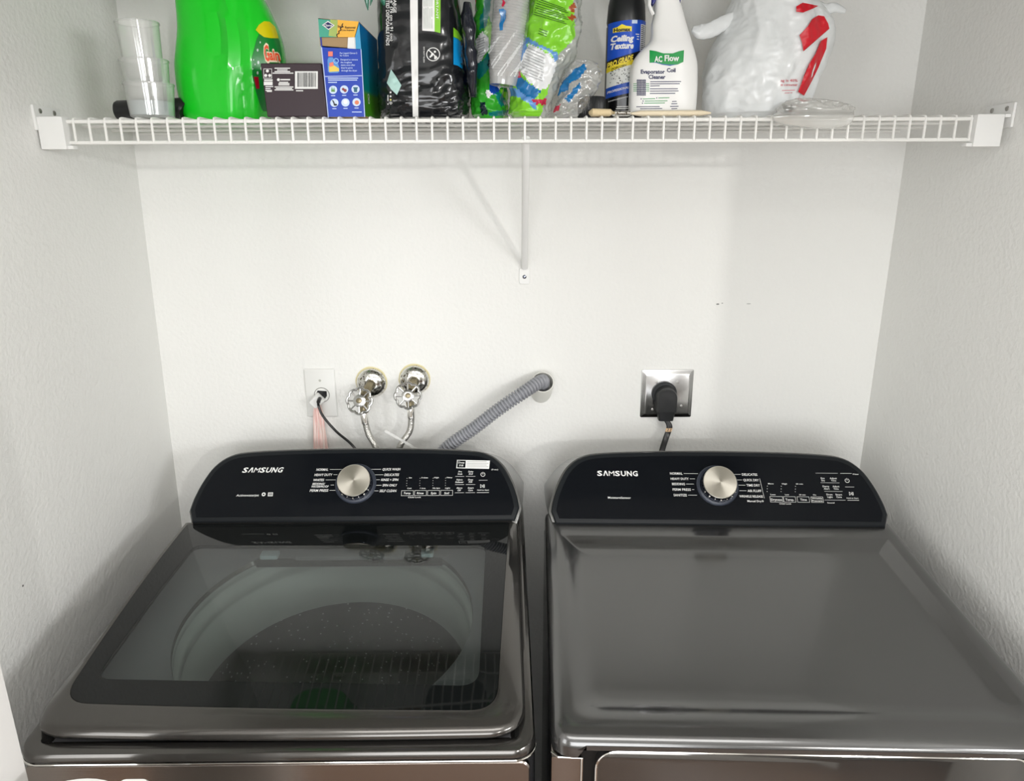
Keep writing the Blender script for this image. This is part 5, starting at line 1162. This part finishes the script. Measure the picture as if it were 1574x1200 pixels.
mb = MB(); letter(mb, [('Evaporator', 985, 1022, -110, 6.2), ('Coil', 1025, 1038.5, -107.6, 6.2), ('Cleaner', 997, 1023, -118, 6.2)], uv(ap(0.0009)), 0, 0.03)
mb.build('lettering', plain('print_navy', 36, 40, 84), o, sharp=0)
mb = MB(); au = uv(ap(0.0009))
for k in range(6):
    flat(mb, rect(979.5+2.3*k, -147, 980.6+2.3*k, -122), au)
for k in range(9): flat(mb, rect(978.5, -124-2.8*k, 993, -123+ -2.8*k), au)
mb.build('coil_picture', plain('print_navy', 36, 40, 84), o, sharp=0)
mb = MB()
for vv, x0, x1 in ((125.5, 999.5, 1047), (128.8, 999.5, 1045), (132, 999.5, 1014), (136.5, 999, 1042), (140, 999, 1043), (143.6, 999, 1038), (164, 978, 1014), (167, 984, 1018), (156, 1033, 1040), (159.5, 1032, 1041), (163.5, 1030, 1043), (167, 1032, 1041)): drape(mb, [(x0, vv-.5), (x1, vv-.8), (x1, vv+.3), (x0, vv+.6)], ap(0.0009), 0, 9)
for uu, vv in ((985.5, 152), (1009.5, 150.5), (988.5, 155.3), (987.5, 158.6)): flat(mb, disc(uu, -vv, .9, 8), au)
mb.build('fine_print', plain('print_navy', 36, 40, 84), o, sharp=0)
mb = MB()
for k in range(5):
    for x0, x1, d_ in ((973.5, 979, 1), (993, 998, -1)): flat(mb, rect(x0, -129.2-2.8*k, x1, -128.2-2.8*k), au)
for vv, x0, x1 in ((152, 988, 1007), (150.5, 1012, 1029), (155.3, 991, 1026), (158.6, 990, 1022)): drape(mb, [(x0, vv-.5), (x1, vv-1), (x1, vv+.1), (x0, vv+.6)], ap(0.0009), 0, 9)
mb.build('green_print', plain('print_green', 60, 150, 80), o, sharp=0)

# ---- knotted shopping bag
M['bagwhite'] = mat('white_bag_film', rgb(228, 231, 231), 0.3, coat=0.25)
nt = M['bagwhite'].node_tree; b_ = nt.nodes['Principled BSDF']; b_.inputs['Subsurface Weight'].default_value = 0.0
BR = mat('red_bag_print', rgb(205, 20, 38), 0.35)
def sdisp(p):
    if p.z <= ZD+0.006: return 0
    q = Vector((p.x*19+p.z*3.0, p.y*10, p.z*4.2))
    low = max(0, min(1, (1.90-p.z)/0.08))
    r = Vector((p.x*34-p.z*16, p.y*14, p.z*11))
    return 0.015*(0.42-abs(noise.noise(q+Vector((4.4, 0, 0))))) + 0.0075*(0.4-abs(noise.noise(q*2.3+Vector((1, 7, 2))))) + (0.003+0.006*low)*(0.4-abs(noise.noise(r))) + 0.0025*(0.4-abs(noise.noise(p*75)))
SB = Blob([(181, 1092, 1222, -.205, .058), (172, 1085, 1230, -.205, .068), (150, 1084, 1235, -.205, .072), (125, 1086, 1246, -.205, .073), (100, 1090, 1258, -.205, .073), (75, 1101, 1267, -.205, .072), (55, 1112, 1272, -.205, .070), (35, 1120, 1271, -.205, .066), (15, 1126, 1258, -.205, .060), (0, 1132, 1242, -.205, .054), (-30, 1142, 1228, -.205, .042), (-60, 1156, 1205, -.205, .024), (-72, 1168, 1190, -.205, .010)], 2.15, 130, 140, sdisp, ZD)
red = [[(1224, 18), (1224, 10), (1234, 4), (1258, 9), (1250, 13), (1235, 19)], [(1229, 54), (1242, 40), (1249, 29), (1258, 23.5), (1267, 25), (1273, 36), (1275, 44), (1263, 41), (1248, 58), (1235, 79), (1233, 66)], [(1272, 57), (1270, 75), (1258, 104), (1248, 125), (1236, 147), (1227, 141), (1232, 128), (1236, 116), (1238, 128), (1243, 118), (1243, 100), (1254, 82), (1262, 63)]]
o = thing('shopping_bag', 'knotted white plastic shopping bag with red print at the right end', 'bag', (0.43, -.205, ZD))
mb = MB(); SB.mesh(mb); bb = mb.build('bag_body', M['bagwhite'], o, sharp=0)
mb = MB(); [drape(mb, p_, lambda u, v: SB.stick(u, v, 0.0055), 0, 3) for p_ in red]; mb.build('red_print', BR, bb, sharp=0)
def strapm(pts, rads, nm):
    P_ = crom(pts, 6); m_ = MB(); R_ = []
    for i, p in enumerate(P_):
        t = i/(len(P_)-1)*(len(rads)-1); k = min(int(t), len(rads)-2); r_ = rads[k]+(rads[k+1]-rads[k])*(t-k)
        d_ = (P_[min(i+1, len(P_)-1)]-P_[max(i-1, 0)]).normalized(); u_ = d_.cross(Vector((0, 1, 0))).normalized()
        R_.append([p+u_*math.cos(2*PI*q_/20)*r_*(1+0.25*noise.noise(Vector((q_*1.3, i*0.4, 2))))+Vector((0, 1, 0))*math.sin(2*PI*q_/20)*r_*0.45*(1+0.4*noise.noise(Vector((q_, i*0.5, 7)))) for q_ in range(20)])
    m_.loft(R_); return m_.build(nm, M['bagwhite'], o, sharp=0)
strapm([at(1132, 26, -.215), at(1112, 36, -.218), at(1092, 46, -.222), at(1076, 49, -.225), at(1064, 44, -.225)], [.012, .012, .013, .012, .004], 'bag_handle')
strapm([at(1245, 8, -.215), at(1268, 14, -.218), at(1284, 12, -.22), at(1300, 18, -.22)], [.010, .009, .008, .003], 'bag_handle')
mb = MB(); letter(mb, [('ag is 40%', 1200, 1226, -123.5, 4.2), ('st consumer', 1200, 1226, -130, 4.0)], uv(lambda u, v: SB.stick(u, v, 0.0015)), 0, 0.012)
for vv, x0, x1 in ((139, 1202, 1222), (143, 1206, 1218)): drape(mb, [(x0, vv-.4), (x1, vv-.9), (x1, vv), (x0, vv+.5)], lambda u, v: SB.stick(u, v, 0.0015))
mb.build('lettering', plain('bag_pink_print', 214, 110, 120), o, sharp=0)

# ---- clear pouch with a black piece in it, hanging over the shelf edge
CF2 = film('clear_pouch_film', rgb(226, 226, 220), 0.40, 0.1, 1.2)
B4, o = bag('clear_pouch', 'crumpled clear plastic pouch draped over the shelf edge by the shopping bag', 'pouch',
    [(197, 1240, 1288, -.3245, .003), (192, 1205, 1304, -.3245, .0045), (185, 1190, 1311, -.325, .006), (178, 1188, 1313, -.325, .009), (172, 1193, 1312, -.312, .014), (164, 1197, 1309, -.300, .018), (157, 1206, 1290, -.298, .013), (151, 1222, 1250, -.297, .005)], [], 0, 0.0048, 6.6, 2.2, 80, 110, [CF2], None, 72)
mb = MB()
for k in range(7):
    a_ = k*0.9; p = at(1211+8*math.cos(a_), 167+6*math.sin(a_*1.3), -.2990+.004*math.sin(k)); mb.tube([p, at(1212, 167, -.298), at(1212-7*math.cos(a_+.8), 168-6*math.sin(a_), -.299)], 0.0022, 6)
o = mb.build('black_clip', M['black']); tag(o, 'small black plastic clip inside the clear pouch', 'clip')
# parts were modelled where they stand: hand their offset to the Empty that carries them
for o in list(C.objects):
    if o.type == 'EMPTY' and o.name.split('.')[0] in ('detergent_bottle', 'cardboard_box', 'stain_remover_box', 'pad_pack', 'paint_brush', 'spray_bottle', 'shopping_bag'): rebase(o, o.location.copy())
